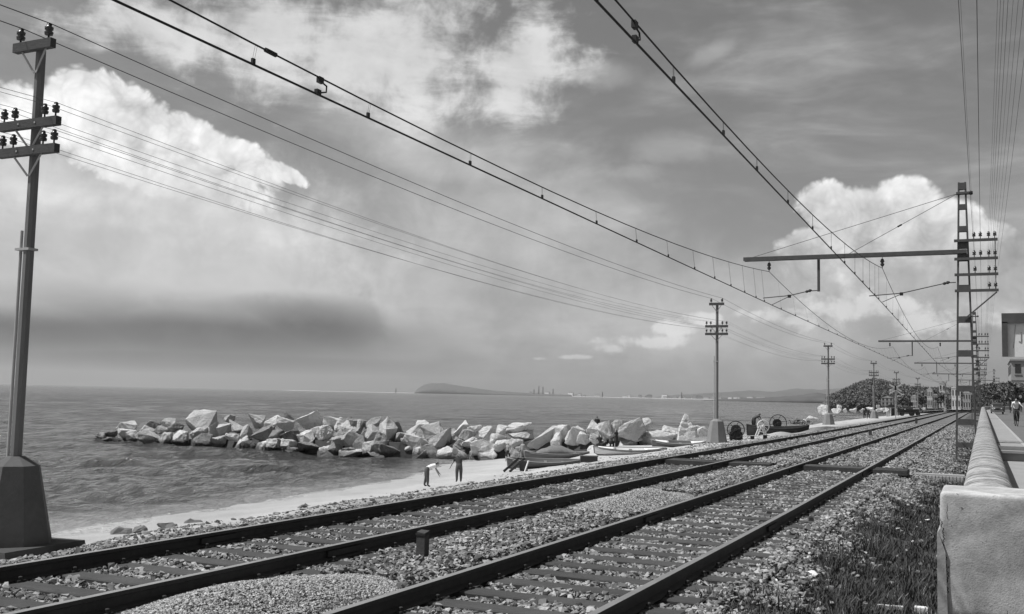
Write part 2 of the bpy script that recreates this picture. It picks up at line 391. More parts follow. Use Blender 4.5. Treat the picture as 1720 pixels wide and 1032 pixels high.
def mat_land():
    m = bpy.data.materials.new('beach_and_bed'); m.use_nodes = True; t = m.node_tree; S = N(t)
    b = t.nodes['Principled BSDF']; b.inputs['Roughness'].default_value = 0.95; b.inputs['Specular IOR Level'].default_value = 0.15
    tc = t.nodes.new('ShaderNodeTexCoord'); o = tc.outputs['Object']
    a = t.nodes.new('ShaderNodeAttribute'); a.attribute_name = 'sand'
    sand = a.outputs['Fac']
    n1 = S.noise(o, 0.45, 6, 0.6); n2 = S.noise(o, 7, 6, 0.65); n3 = S.noise(o, 38, 4, 0.7)
    Ls = S.m('MULTIPLY', S.m('ADD', S.m('MULTIPLY', S.m('SUBTRACT', n1, 0.5), 0.55), S.m('ADD', S.m('MULTIPLY', S.m('SUBTRACT', n3, 0.5), 0.9), 1.0)), 0.43)
    spots = S.m('MULTIPLY', S.step(n2, 0.60, 0.70), 0.45)
    Ls = S.m('MULTIPLY', Ls, S.m('SUBTRACT', 1.0, spots))
    Lg = S.m('MULTIPLY', S.m('ADD', S.m('MULTIPLY', n3, 1.2), S.m('MULTIPLY', n2, 0.7)), 0.10)
    w = t.nodes.new('ShaderNodeAttribute'); w.attribute_name = 'wet'
    Ls = S.m('MULTIPLY', Ls, S.m('SUBTRACT', 1.0, S.m('MULTIPLY', w.outputs['Fac'], 0.15)))
    L = S.mix(Lg, Ls, sand)
    t.links.new(L, b.inputs['Base Color'])
    bn = t.nodes.new('ShaderNodeBump'); bn.inputs['Strength'].default_value = 0.8; bn.inputs['Distance'].default_value = 0.04
    t.links.new(S.m('ADD', n3, S.m('MULTIPLY', n2, 1.5)), bn.inputs['Height']); t.links.new(bn.outputs[0], b.inputs['Normal'])
    return m
M_LAND = mat_land()

def build_land():
    xs = np.concatenate([[-4000, -1500, -600, -300, -200, -140, -110, -90], np.arange(-75, -40, 2.5), np.arange(-40, -18, 0.6), np.arange(-18, -9.5, 0.28), np.arange(-9.5, 0.4, 0.33), [2, 5, 9, 12, 20, 40, 100, 400, 1500]])
    ys = np.concatenate([[-60, -30, -12, -4], np.arange(0, 40, 0.5), np.arange(40, 110, 1.0), np.arange(110, 300, 5), np.arange(300, 760, 20)])
    Y, Xs = np.meshgrid(ys, xs, indexing='ij'); X = Xs+cx(Y)
    Z = gz(X, Y)
    beach = np.clip((-9.6-Xs)/1.5, 0, 1)
    Z = Z + wob(X, Y)*np.where(Xs < -9.6, 1, 0.25)*np.clip((Xs+70)/20, 0, 1)*np.clip((200-Y)/60, 0, 1)
    # heaps where the two men dig
    for (hx, hy, hr, hh) in [(-29.3, 52.5, 1.2, 0.28), (-27.0, 55.0, 1.5, 0.3), (-25.0, 60.0, 1.2, 0.35), (-13.2, 75.0, 1.0, 0.22), (-11.6, 83.0, 1.8, 0.36)]:
        Z = Z + hh*np.exp(-((X-hx)**2+(Y-hy)**2)/hr**2)
    n = len(xs); V = np.stack([X, Y, Z], -1).reshape(-1, 3)
    i, j = np.meshgrid(np.arange(len(ys)-1), np.arange(n-1), indexing='ij'); a = (i*n+j).ravel()
    me = mesh_np('land', V, np.stack([a, a+1, a+n+1, a+n], -1), smooth=True)
    sand = np.clip((-11.0-Xs)/3.0, 0, 1)
    wet = np.clip((SEA+0.38-Z)/0.22, 0, 1)
    for nm, ar in (('sand', sand), ('wet', wet)):
        at = me.attributes.new(nm, 'FLOAT', 'POINT'); at.data.foreach_set('value', ar.ravel().astype(np.float32))
    tag(obj('beach', me, M_LAND), kind='structure')
build_land()

def mat_sea():
    m = bpy.data.materials.new('sea_water'); m.use_nodes = True; t = m.node_tree; S = N(t)
    b = t.nodes['Principled BSDF']; b.inputs['Roughness'].default_value = 0.07; b.inputs['IOR'].default_value = 1.33
    tc = t.nodes.new('ShaderNodeTexCoord'); o = tc.outputs['Object']
    a = t.nodes.new('ShaderNodeAttribute'); a.attribute_name = 'shoal'
    n0 = S.noise(o, 0.02, 4, 0.5)
    n1 = S.noise(o, 0.35, 4, 0.6)
    sh = S.step(S.m('ADD', a.outputs['Fac'], S.m('MULTIPLY', S.m('SUBTRACT', n1, 0.5), 0.25)), 0.25, 1.0)
    L = S.mix(S.m('MULTIPLY', S.m('ADD', n0, 0.5), 0.06), 0.24, sh)
    foam = S.m('MULTIPLY', S.step(S.m('ADD', a.outputs['Fac'], S.m('MULTIPLY', S.m('SUBTRACT', S.noise(o, 1.6, 5, 0.65), 0.5), 0.22)), 0.99, 1.06), 0.5)
    L = S.mix(L, 0.75, foam)
    t.links.new(L, b.inputs['Base Color'])
    mp = t.nodes.new('ShaderNodeMapping'); t.links.new(o, mp.inputs[0]); mp.inputs['Rotation'].default_value = (0, 0, -0.43); mp.inputs['Scale'].default_value = (1.5, 1.0, 1)
    h = S.m('ADD', S.noise(mp.outputs[0], 1.5, 6, 0.62, 0.4), S.m('ADD', S.m('MULTIPLY', S.noise(mp.outputs[0], 0.28, 5, 0.6), 2.4), S.m('MULTIPLY', S.noise(mp.outputs[0], 0.05, 6, 0.6), 9.0)))
    bn = t.nodes.new('ShaderNodeBump'); bn.inputs['Strength'].default_value = 1.0; bn.inputs['Distance'].default_value = 0.35
    t.links.new(h, bn.inputs['Height']); t.links.new(bn.outputs[0], b.inputs['Normal'])
    return m
def build_sea():
    azs = np.radians(np.concatenate([np.arange(-150, -58, 3.0), np.arange(-58, -6, 0.105), np.arange(-6, 12, 0.9)]))
    rs = np.concatenate([np.exp(np.linspace(math.log(22), math.log(420), 380)), np.exp(np.linspace(math.log(424), math.log(2500), 150)), np.exp(np.linspace(math.log(2600), math.log(15500), 20))])
    R_, A_ = np.meshgrid(rs, azs, indexing='ij'); X = R_*np.sin(A_); Y = R_*np.cos(A_)
    Z = np.zeros_like(X); rg = np.random.RandomState(5)
    for _ in range(34):
        lam = math.exp(rg.uniform(math.log(0.9), math.log(4.5))); th = 1.95+rg.normal(0, 0.55); k = 2*PI/lam
        amp = 0.016*lam**0.6; fade = np.clip(2.6-R_*0.009/(lam*0.2), 0, 1)
        ph = k*(X*math.cos(th)+Y*math.sin(th))+rg.rand()*6.28
        w = np.sin(ph); Z += amp*fade*(w+0.35*(w*w-0.5))*(0.7+0.5*np.sin(X*0.05*rg.rand()+Y*0.07*rg.rand()+rg.rand()*6))
    for _ in range(14):
        lam = math.exp(rg.uniform(math.log(5), math.log(34))); th = 1.95+rg.normal(0, 0.5); k = 2*PI/lam
        Z += 0.010*lam**0.75*np.clip(2.4-R_*0.012/(lam*0.2), 0, 1)*np.sin(k*(X*math.cos(th)+Y*math.sin(th))+rg.rand()*6.28)
    shore = np.clip((gz(X, Y)-(SEA-0.9))/0.9, 0, 1); Z *= (1-0.85*shore)
    V = np.stack([X, Y, Z+SEA], -1).reshape(-1, 3); n = len(azs)
    i, j = np.meshgrid(np.arange(len(rs)-1), np.arange(n-1), indexing='ij'); a = (i*n+j).ravel()
    me = mesh_np('sea', V, np.stack([a, a+n, a+n+1, a+1], -1), smooth=True)
    at = me.attributes.new('shoal', 'FLOAT', 'POINT'); at.data.foreach_set('value', np.where(Y < 700, np.interp(gz(X, Y), [SEA-1.6, SEA-0.5, SEA-0.05, SEA], [0, 0.35, 1.0, 1.12]), 0).ravel().astype(np.float32))
    tag(obj('sea', me, mat_sea()), kind='structure')
build_sea()

# ------------------------------------------------------------------ road and pavement to the right of the wall
def sheet(name, x0, x1, ys, zf, m, dz=0.0, thick=None):
    ys = np.asarray(ys, dtype=float); mb = MB(); rings = []
    for y in ys:
        c0 = float(cx(y)); z = float(zf(y))+dz
        rings.append([(x0+c0, y, z), (x1+c0, y, z), (x1+c0, y, z-(thick or 0.3)), (x0+c0, y, z-(thick or 0.3))])
    mb.loft(rings); return tag(mb.build(name, m), kind='structure')
RY = list(range(12, 60, 6))+list(range(60, 420, 12))
sheet('pavement', 0.28, 1.25, RY, roadz, M_PAVE)
sheet('kerb', 1.254, 1.37, RY, roadz, M_CONC, 0.003)
sheet('road', 1.37, 9.0, RY, roadz, M_ROAD, -0.11)

# ------------------------------------------------------------------ ballast and rails
def path_x(x0, Y): return x0+cx(Y)+tx(Y)
def visible(X, Y, m=0.06):
    d = np.stack([X, Y, np.full_like(X, -EYE-0.2)], -1); F_ = np.array(_F); R_ = np.array(_R); U_ = np.array(_U)
    z = d @ F_; u = d @ R_/np.maximum(z, 0.1); v = d @ U_/np.maximum(z, 0.1)
    return (z > 0.5) & (np.abs(u) < 860/F_PX+m) & (np.abs(v) < 516/F_PX+m)
SP = 0.62
def bedz(X, Y):
    """height of the top of the stones between and beside the sleepers"""
    X = np.asarray(X); s = X-cx(Y)-tx(Y)
    z = np.full_like(s, -0.165)
    sl = np.abs(((Y-0.3)/SP) % 1-0.5)*SP                # distance from the sleeper centre line, both tracks share the pitch
    for (a, b) in TRK:
        c = (a+b)/2; on = np.abs(s-c) < 1.28
        near = 1-np.clip((Y-24)/14, 0, 1)
        z = np.where(on, np.where(sl < 0.125, np.where(near > 0.5, -0.225, -0.17), -0.165-0.032*near), z)
    mid = (TRK[0][1]+TRK[1][0])/2
    z = np.where(np.abs(s-mid) < 0.5, -0.135, z)
    z = np.where(s < -9.0, gz(X, Y)+0.02, z); z = np.where(s > -2.0, gz(X, Y)+0.02, z)
    z = z + 0.02*np.sin(s*3.1+Y*1.7)*np.sin(Y*2.3-s)
    return z
HEAPS = [(-5.58, 7.15, 1.05, 1.9, 0.21, 22000, 'low heap of fine gravel between the tracks, lapping over the rail near the short stake'),
         (-5.50, 17.4, 0.9, 2.5, 0.20, 18000, 'low heap of fine gravel between the tracks, nearer the plank crossing')]
def build_ballast():
    def pts(n, y0, y1, x0=-10.6, x1=-0.5):
        Y = y0+(y1-y0)*NR.rand(n); s = x0+(x1-x0)*NR.rand(n); X = s+cx(Y)+tx(Y)
        keep = visible(X, Y); X, Y, s = X[keep], Y[keep], s[keep]
        clear = np.ones(len(X), bool)
        for tr in TRK:
            for r in tr: clear &= np.abs(s-r) > 0.075
            c = (tr[0]+tr[1])/2; sl = np.abs(((Y-0.3)/SP) % 1-0.5)*SP
            bare = (np.abs(s-c) < 1.32) & (sl < 0.115)
            cover = np.where(tr[0] < -5, np.clip((Y-9)/16, 0.30, 1.0), np.clip((Y-12)/17, 0.04, 1.0))
            patch = 0.5+0.5*np.sin(s*2.1+3*np.sin(Y*0.8))*np.sin(Y*1.9+s)
            clear &= ~(bare & (patch*0.6+0.4*NR.rand(len(X)) > cover))
            clear &= ~((np.abs(s-c) < 1.42) & (Y > 27.7) & (Y < 28.75))
        # thin out on the shoulders
        lim = np.where(Y > 31, 0.55, 0.0)*np.interp(s, [-2.0, -0.5], [1, 0.5])
        wl = np.interp(Y, [7, 11, 18, 22, 26, 34], [-2.15, -2.05, -2.0, -1.75, -1.35, -1.1])+0.3*np.sin(Y*2.6+s*2)*np.sin(Y*1.1)
        clear &= NR.rand(len(X)) < np.maximum(lim, np.interp(s, [-10.6, -9.9, -9.2], [0.15, 0.6, 1])*np.clip(1-(s-wl)/0.5, 0.02, 1))
        for (hx, hy, hrx, hry, hh, hn, hl) in HEAPS: clear &= ((X-hx)/hrx)**2+((Y-hy)/hry)**2 > 0.8
        X, Y, s = X[clear], Y[clear], s[clear]
        return X, Y
    parts = []
    for (n, y0, y1, size, sd) in [(76000, 4.5, 14, 0.047, 0.016), (76000, 14, 27, 0.051, 0.017), (46000, 27, 48, 0.066, 0.018), (40000, 48, 95, 0.085, 0.015)]:
        X, Y = pts(n, y0, y1); z = bedz(X, Y)+NR.rand(len(X))*0.032
        P = np.stack([X, Y, z], -1)
        parts.append(scatter(P, np.clip(size+sd*NR.randn(len(X)), 0.02, 0.16), 0.75, (0.30, 1.45)))
    off = 0; V, Fc, T = [], [], []
    for a, b, c in parts: V.append(a); Fc.append(b+off); T.append(c); off += len(a)
    o = obj('ballast', mesh_np('ballast', np.concatenate(V), np.concatenate(Fc), np.concatenate(T)), M_STONE)
    tag(o, 'grey crushed stone ballast spread under and between the rails', 'gravel', kind='stuff')
build_ballast()
def build_bed():
    ys = np.concatenate([np.arange(-6, 60, 0.31), np.arange(60, 420, 4)]); xs = np.concatenate([np.arange(-9.2, -1.9, 0.24)])
    Y, s = np.meshgrid(ys, xs, indexing='ij'); X = s+cx(Y)+tx(Y)
    Z = np.where(Y < 62, bedz(X, Y)-0.025, -0.155)
    edge = (s < -9.05) | (s > -2.0); Z = np.where(edge, gz(X, Y)-0.05, Z)
    n = len(xs); V = np.stack([X, Y, Z], -1).reshape(-1, 3)
    i, j = np.meshgrid(np.arange(len(ys)-1), np.arange(n-1), indexing='ij'); a = (i*n+j).ravel()
    tag(obj('trackbed', mesh_np('trackbed', V, np.stack([a, a+1, a+n+1, a+n], -1), smooth=True), mat('bed_gravel', 0.13, 0.95, 0.9, 16, 1.0, 30)), kind='structure')
build_bed()
def clip_mesh():
    mb = MB(); mb.box((0, 0, 0.008), (0.075, 0.09, 0.016)); mb.lathe([(0.022, 0.016), (0.022, 0.045), (0.012, 0.05)], (0.012, 0, 0), 6); me = mb.mesh('rail_clip'); me.materials.append(M_RAILSIDE); return me
CLIP = clip_mesh()
def build_track(k, label):
    a, b = TRK[k]; root = thing('railway_track', label, 'track', ((a+b)/2, 0, -0.2))
    ox, oz = (a+b)/2, -0.2
    prof = [(-0.034, 0), (0.034, 0), (0.036, -0.034), (0.010, -0.046), (0.010, -0.118), (0.066, -0.138), (0.066, -0.150), (-0.066, -0.150), (-0.066, -0.138), (-0.010, -0.118), (-0.010, -0.046), (-0.036, -0.034)]
    ys = list(np.arange(-8, 200, 4.0))+list(np.arange(200, 420, 5.0))
    for r in (a, b):
        mb = MB(); rings = []
        for y in ys:
            x = float(path_x(r, y)); rings.append([(x+p[0]-ox, y, p[1]-oz) for p in prof])
        n = len(prof); vs = [p for rg in rings for p in rg]
        for i in range(len(ys)-1):
            for j in range(n):
                pass
        mb.loft(rings)
        for f_i, f in enumerate(mb.f):
            js = sorted(set(i % n for i in f))
            mb.mi[f_i] = 1 if js == [0, 1] else 0
        ro = mb.build('rail', [M_RAILSIDE, M_RAILTOP], root)
        fp = MB(); fp.box((0, 0, -0.082), (0.075, 0.62, 0.062)); fm = fp.mesh('fishplate'); fm.materials.append(M_RAILSIDE)
        for y in (14.55 if k else 9.6, 26.6, 38.6, 50.6):
            f = obj('fishplate', fm, None, root); f.location = (float(path_x(r, y))-ox, y, -oz)
    sm = []
    for q in range(4):
        mb = MB(); w = 0.24+0.02*rnd.random()
        mb.box((0, 0, 0), (2.6, w, 0.14)); bm = bmesh.new(); me = mb.mesh('sleeper'); bm.from_mesh(me)
        bmesh.ops.bevel(bm, geom=bm.edges[:], offset=0.012, segments=1, affect='EDGES'); bm.to_mesh(me); bm.free(); me.materials.append(M_SLEEPER); sm.append(me)
    for i in range(0, 78):
        y = 0.3+SP*(i+0.5)
        if abs(y-28.2) < 0.9 and False: continue
        o = obj('sleeper', sm[rnd.randrange(4)], None, root)
        o.location = (float(path_x((a+b)/2, y))-ox+rnd.uniform(-0.05, 0.05), y+rnd.uniform(-0.02, 0.02), -0.152-0.07-oz)
        o.rotation_euler = (0, 0, rnd.uniform(-0.012, 0.012))
        if i < 36:
            for r in (a, b):
                for sd in (-1, 1):
                    q = obj('rail_clip', CLIP, None, root); q.location = (float(path_x(r, y))-ox+sd*0.078, y+sd*0.03, -0.150-oz); q.rotation_euler = (0, 0, 0 if sd > 0 else PI)
    return root
build_track(0, 'seaward railway track whose ballast shoulder meets the beach')
build_track(1, 'landward railway track with bare sleeper ends beside the weeds')

# fine gravel heaps in the gap between the two tracks
def gravel_heap(name, cx0, cy0, rx, ry, h, n, label, skew=0.0):
    a = NR.rand(n)*2*PI; r = np.sqrt(NR.rand(n))
    X = cx0+r*np.cos(a)*rx; Y = cy0+r*np.sin(a)*ry
    Z = -0.175+h*(np.cos(np.clip(r, 0, 1)*PI)*0.5+0.5)+0.03*np.sin(X*4+Y*2)*(1-r)+NR.rand(n)*0.01
    V, Fc, T = scatter(np.stack([X-cx0, Y-cy0, Z+0.2], -1), 0.017+0.008*NR.rand(n), 0.8, (0.5, 1.3))
    root = thing(name, label, 'gravel pile', (cx0, cy0, -0.2))
    tag(obj('pebbles', mesh_np('pebbles', V, Fc, T), M_GRIT, root), kind='stuff')
    mb = MB(); rings = []
    for i in range(9):
        t = i/8*0.999; rr = t; z = h*(math.cos(t*PI)*0.5+0.5)+0.0
        rings.append([(rr*rx*math.cos(2*PI*j/24), rr*ry*math.sin(2*PI*j/24), z-0.035) for j in range(24)])
    mb.loft(rings, caps=False); mb.build('core', M_BED, root, True)
for (hx, hy, hrx, hry, hh, hn, hl) in HEAPS: gravel_heap('gravel_heap', hx, hy, hrx, hry, hh, hn, hl)

# short stakes between the tracks
def stake(x, y, w, h, label, bz=None):
    r = thing('stake', label, 'stake', (x, y, -0.16 if bz is None else bz))
    mb = MB(); mb.loft([[(-w/2, -w/2, -0.1), (w/2, -w/2, -0.1), (w/2, w/2, -0.1), (-w/2, w/2, -0.1)], [(-w*.48, -w*.48, h-0.01), (w*.5, -w*.48, h-0.02), (w*.5, w*.5, h), (-w*.48, w*.5, h+0.005)]])
    mb.build('post', M_SLEEPER, r)
    mb = MB(); mb.box((0, 0, h-0.035), (w+0.012, w+0.012, 0.022)); mb.build('iron_band', M_DARK, r)
stake(-5.60, 9.92, 0.105, 0.32, 'short squared timber stake standing in the ballast beside the fine gravel heap')
stake(-5.5, 58.0, 0.16, 0.36, 'short timber stake in the ballast between the tracks, beyond the plank crossing')
stake(-5.4, 98.0, 0.2, 0.5, 'short timber stake between the tracks, farthest along the line')

# foot crossing of timber baulks
def crossing():
    r = thing('foot_crossing', 'dark timber baulks laid across both tracks as a foot crossing', 'crossing', (-5.4, 28.2, -0.15))
    for (x0, x1) in [(-8.03, -6.5), (-6.28, -5.15), (-4.33, -2.81), (-2.58, -1.75)]:
        for q in range(4):
            mb = MB(); y = (q-1.5)*0.255
            mb.box(((x0+x1)/2+5.4, y+rnd.uniform(-.01, .01), 0.055+rnd.uniform(-0.008, 0.012)), (x1-x0-rnd.uniform(0, .08), 0.235, 0.12)); mb.build('baulk', M_SLEEPER, r)
crossing()
def drain():
    p0 = Vector((-1.95, 29.9, -0.42)); r = thing('drain_cover', 'low slatted concrete drain cover between the crossing and the wall', 'drain', p0)
    for i in range(17):
        mb = MB(); mb.box((0.04+i*0.086, 0.0, 0.05), (0.07, 0.5, 0.22)); mb.build('slat', M_CONC, r)
    mb = MB(); mb.box((0.74, 0.0, 0.185), (1.5, 0.30, 0.05)); mb.build('coping', M_CONC, r)
drain()

# ------------------------------------------------------------------ the wall along the road
def mat_wallcap():
    m = bpy.data.materials.new('stained_coping'); m.use_nodes = True; t = m.node_tree; S = N(t)
    b = t.nodes['Principled BSDF']; b.inputs['Roughness'].default_value = 0.9; b.inputs['Specular IOR Level'].default_value = 0.2
    tc = t.nodes.new('ShaderNodeTexCoord'); o = tc.outputs['Object']
    mp = t.nodes.new('ShaderNodeMapping'); t.links.new(o, mp.inputs[0]); mp.inputs['Scale'].default_value = (0.5, 2.6, 0.5)
    band = S.noise(mp.outputs[0], 1.3, 7, 0.68, 0.8); n2 = S.noise(o, 9, 6, 0.65); n3 = S.noise(o, 45, 4, 0.6)
    L = S.m('ADD', S.m('MULTIPLY', S.m('SUBTRACT', band, 0.5), 1.25), S.m('ADD', S.m('MULTIPLY', S.m('SUBTRACT', n2, 0.5), 0.75), 0.27))
    L = S.m('MULTIPLY', L, S.m('SUBTRACT', 1.0, S.m('MULTIPLY', S.step(n3, 0.56, 0.70), 0.5)))
    L = S.m('MINIMUM', S.m('MAXIMUM', L, 0.07), 0.48)
    t.links.new(L, b.inputs['Base Color'])
    bn = t.nodes.new('ShaderNodeBump'); bn.inputs['Strength'].default_value = 0.5; bn.inputs['Distance'].default_value = 0.02
    t.links.new(S.m('ADD', n2, n3), bn.inputs['Height']); t.links.new(bn.outputs[0], b.inputs['Normal'])
    return m
def mat_pier():
    m = bpy.data.materials.new('cracked_render'); m.use_nodes = True; t = m.node_tree; S = N(t)
    b = t.nodes['Principled BSDF']; b.inputs['Roughness'].default_value = 0.9; b.inputs['Specular IOR Level'].default_value = 0.2
    tc = t.nodes.new('ShaderNodeTexCoord'); o = tc.outputs['Object']
    sp = t.nodes.new('ShaderNodeSeparateXYZ'); t.links.new(o, sp.inputs[0]); x, y, z = sp.outputs
    n1 = S.noise(o, 1.6, 6, 0.6, 0.5); n2 = S.noise(o, 8, 6, 0.65); n3 = S.noise(o, 60, 4, 0.6)
    big = S.noise(o, 1.7, 4, 0.55, 0.9)
    L = S.m('ADD', S.m('MULTIPLY', S.m('SUBTRACT', n1, 0.5), 0.70), S.m('ADD', S.m('MULTIPLY', S.m('SUBTRACT', n2, 0.5), 0.36), S.m('MULTIPLY_ADD', S.m('SUBTRACT', big, 0.5), 0.50, 0.42)))
    L = S.m('MULTIPLY', L, S.m('SUBTRACT', 1.0, S.m('MULTIPLY', S.step(n3, 0.60, 0.72), 0.45)))
    L = S.m('MULTIPLY', L, S.m('MULTIPLY_ADD', S.noise(o, 26, 6, 0.75), 0.7, 0.65))
    pits = S.m('MULTIPLY', S.step(S.noise(o, 22, 2, 0.5), 0.70, 0.74), 0.6)
    L = S.m('MULTIPLY', L, S.m('SUBTRACT', 1.0, pits))
    def crack(x0, slope, amp, z0, z1, w, sc_):
        zz = t.nodes.new('ShaderNodeCombineXYZ'); t.links.new(z, zz.inputs[2]); zz.inputs[0].default_value = x0*7
        cxn = S.m('ADD', S.m('MULTIPLY_ADD', z, slope, x0), S.m('MULTIPLY', S.m('SUBTRACT', S.noise(zz.outputs[0], sc_, 5, 0.7), 0.5), amp))
        d = S.m('ABSOLUTE', S.m('SUBTRACT', x, cxn))
        k = S.m('SUBTRACT', 1.0, S.step(d, w*0.4, w))
        return S.m('MULTIPLY', k, S.m('MULTIPLY', S.step(z, z0, z0+0.05), S.m('SUBTRACT', 1.0, S.step(z, z1-0.05, z1))))
    cr = S.m('MAXIMUM', crack(0.10, -0.08, 0.15, 0.30, 1.05, 0.007, 11), crack(0.07, 0.0, 0.07, 1.0, 1.2, 0.004, 15))
    cr = S.m('MAXIMUM', cr, crack(0.52, 0.3, 0.3, -0.1, 0.22, 0.005, 4))
    L = S.m('MULTIPLY', L, S.m('SUBTRACT', 1.0, S.m('MULTIPLY', cr, 0.9)))
    L = S.m('MAXIMUM', L, 0.02); t.links.new(L, b.inputs['Base Color'])
    bn = t.nodes.new('ShaderNodeBump'); bn.inputs['Strength'].default_value = 0.4; bn.inputs['Distance'].default_value = 0.02
    t.links.new(S.m('SUBTRACT', S.m('ADD', S.m('MULTIPLY', n2, 0.3), S.m('MULTIPLY', n3, 0.5)), S.m('MULTIPLY', cr, 2.0)), bn.inputs['Height']); t.links.new(bn.outputs[0], b.inputs['Normal'])
    return m
def build_wall():
    W0, W1 = -0.235, 0.315; y0 = 12.05; zt = 0.80
    r = thing('parapet_wall', 'long low concrete parapet wall with rounded stained coping beside the road', 'wall', (0.04, y0, -0.5))
    def base(y): return float(np.interp(y, [12, 40, 80, 150, 400], [0, 0.02, 0.16, 0.38, 0.6]))
    ys = [y0]+[14+2.5*i for i in range(16)]+list(range(56, 410, 9))
    cap = []; body = []
    for i, y in enumerate(ys):
        c0 = float(cx(y)); b0 = base(y); ln = []
        w = (W1-W0)/2; jit = 0.003*math.sin(y*3.7)
        for k in range(11):
            a = PI*k/10; ln.append((-w*math.cos(a)*1.0+c0, y-y0, 0.5+zt-0.17+b0+jit+0.17*math.sin(a)**0.75))
        ln.append((w+c0, y-y0, 0.5+zt-0.24+b0)); ln.append((-w+c0, y-y0, 0.5+zt-0.24+b0)); cap.append(ln)
        body.append([(-w*0.93+c0, y-y0, -0.2), (w*0.93+c0, y-y0, -0.2), (w*0.93+c0, y-y0, 0.5+zt-0.235+b0), (-w*0.93+c0, y-y0, 0.5+zt-0.235+b0)])
    MB().loft(cap).build('coping', mat_wallcap(), r, True); MB().loft(body).build('wall_body', M_CONC, r)
    # end pier
    p = thing('end_pier', 'thick cracked concrete end pier closing the parapet wall', 'pier', (-0.40, 11.0, -0.5))
    bm = bmesh.new(); bmesh.ops.create_cube(bm, size=1.0)
    for v in bm.verts: v.co = Vector(((v.co.x+0.5)*1.05, (v.co.y+0.5)*1.04, (v.co.z+0.5)*1.325-0.02))
    top = [e for e in bm.edges if sum(v.co.z for v in e.verts)/2 > 1.2 or abs(e.verts[0].co.z-e.verts[1].co.z) > 0.5]
    bmesh.ops.bevel(bm, geom=top, offset=0.05, segments=4, profile=0.6, affect='EDGES')
    bmesh.ops.subdivide_edges(bm, edges=[e for e in bm.edges if e.calc_length() > 0.4], cuts=5, use_grid_fill=True)
    for v in bm.verts:
        n = math.sin(v.co.x*9+v.co.z*5)*math.sin(v.co.z*7-v.co.y*4); v.co += Vector((0.006*n, 0.008*n, 0.005*n))
    me = bpy.data.meshes.new('pier_body'); bm.to_mesh(me); bm.free(); obj('pier_body', me, mat_pier(), p, True)
    mb = MB(); mb.loft([[(-0.035, -0.015, 0.0), (0.06, -0.018, 0.0), (0.06, 0.9, 0.0), (-0.035, 0.9, 0.0)], [(-0.03, -0.016, 0.86), (0.045, -0.018, 0.72), (0.045, 0.9, 0.8), (-0.03, 0.9, 0.86)], [(-0.03, -0.012, 0.90), (0.0, -0.014, 0.86), (0.0, 0.9, 0.9), (-0.03, 0.9, 0.9)]])
    mb.build('loose_render_flake', M_CONC, p)
build_wall()

# bench on the pavement, thin dark stripes laid across it
def bench():
    r = thing('stone_bench', 'low stone bench on the pavement behind the parapet wall', 'bench', (0.68, 29.2, 0.25))
    for (n, c, d) in [('seat_slab', (0, 0.0, 0.23), (0.66, 0.40, 0.06)), ('plinth', (0, 0.05, 0.10), (0.62, 0.30, 0.198)), ('back_slab', (0, 0.36, 0.18), (0.66, 0.16, 0.36)), ('end_block', (0.39, 0.12, 0.16), (0.1, 0.5, 0.32))]:
        MB().box(c, d).build(n, M_PAVE, r)
bench()
for i, (y, jz) in enumerate([(31.6, 0.0), (34.1, 0.0), (36.0, 0.0), (42.0, 0.0)]):
    mb = MB(); pts = []
    for k in range(9):
        x = 0.42+k*0.10; yy = y+0.10*math.sin(k*1.3+i*2)+0.03*math.sin(k*3.1)
        pts.append((x, yy, float(roadz(yy))+0.006))
    for a, b in zip(pts[:-1], pts[1:]):
        mb.bar(a, b, 0.05+0.03*rnd.random(), 0.008)
    tag(mb.build('dark_stripe', M_RUBBER), 'thin dark seam crossing the pavement behind the wall', 'stripe', 'dark stripes across the pavement')

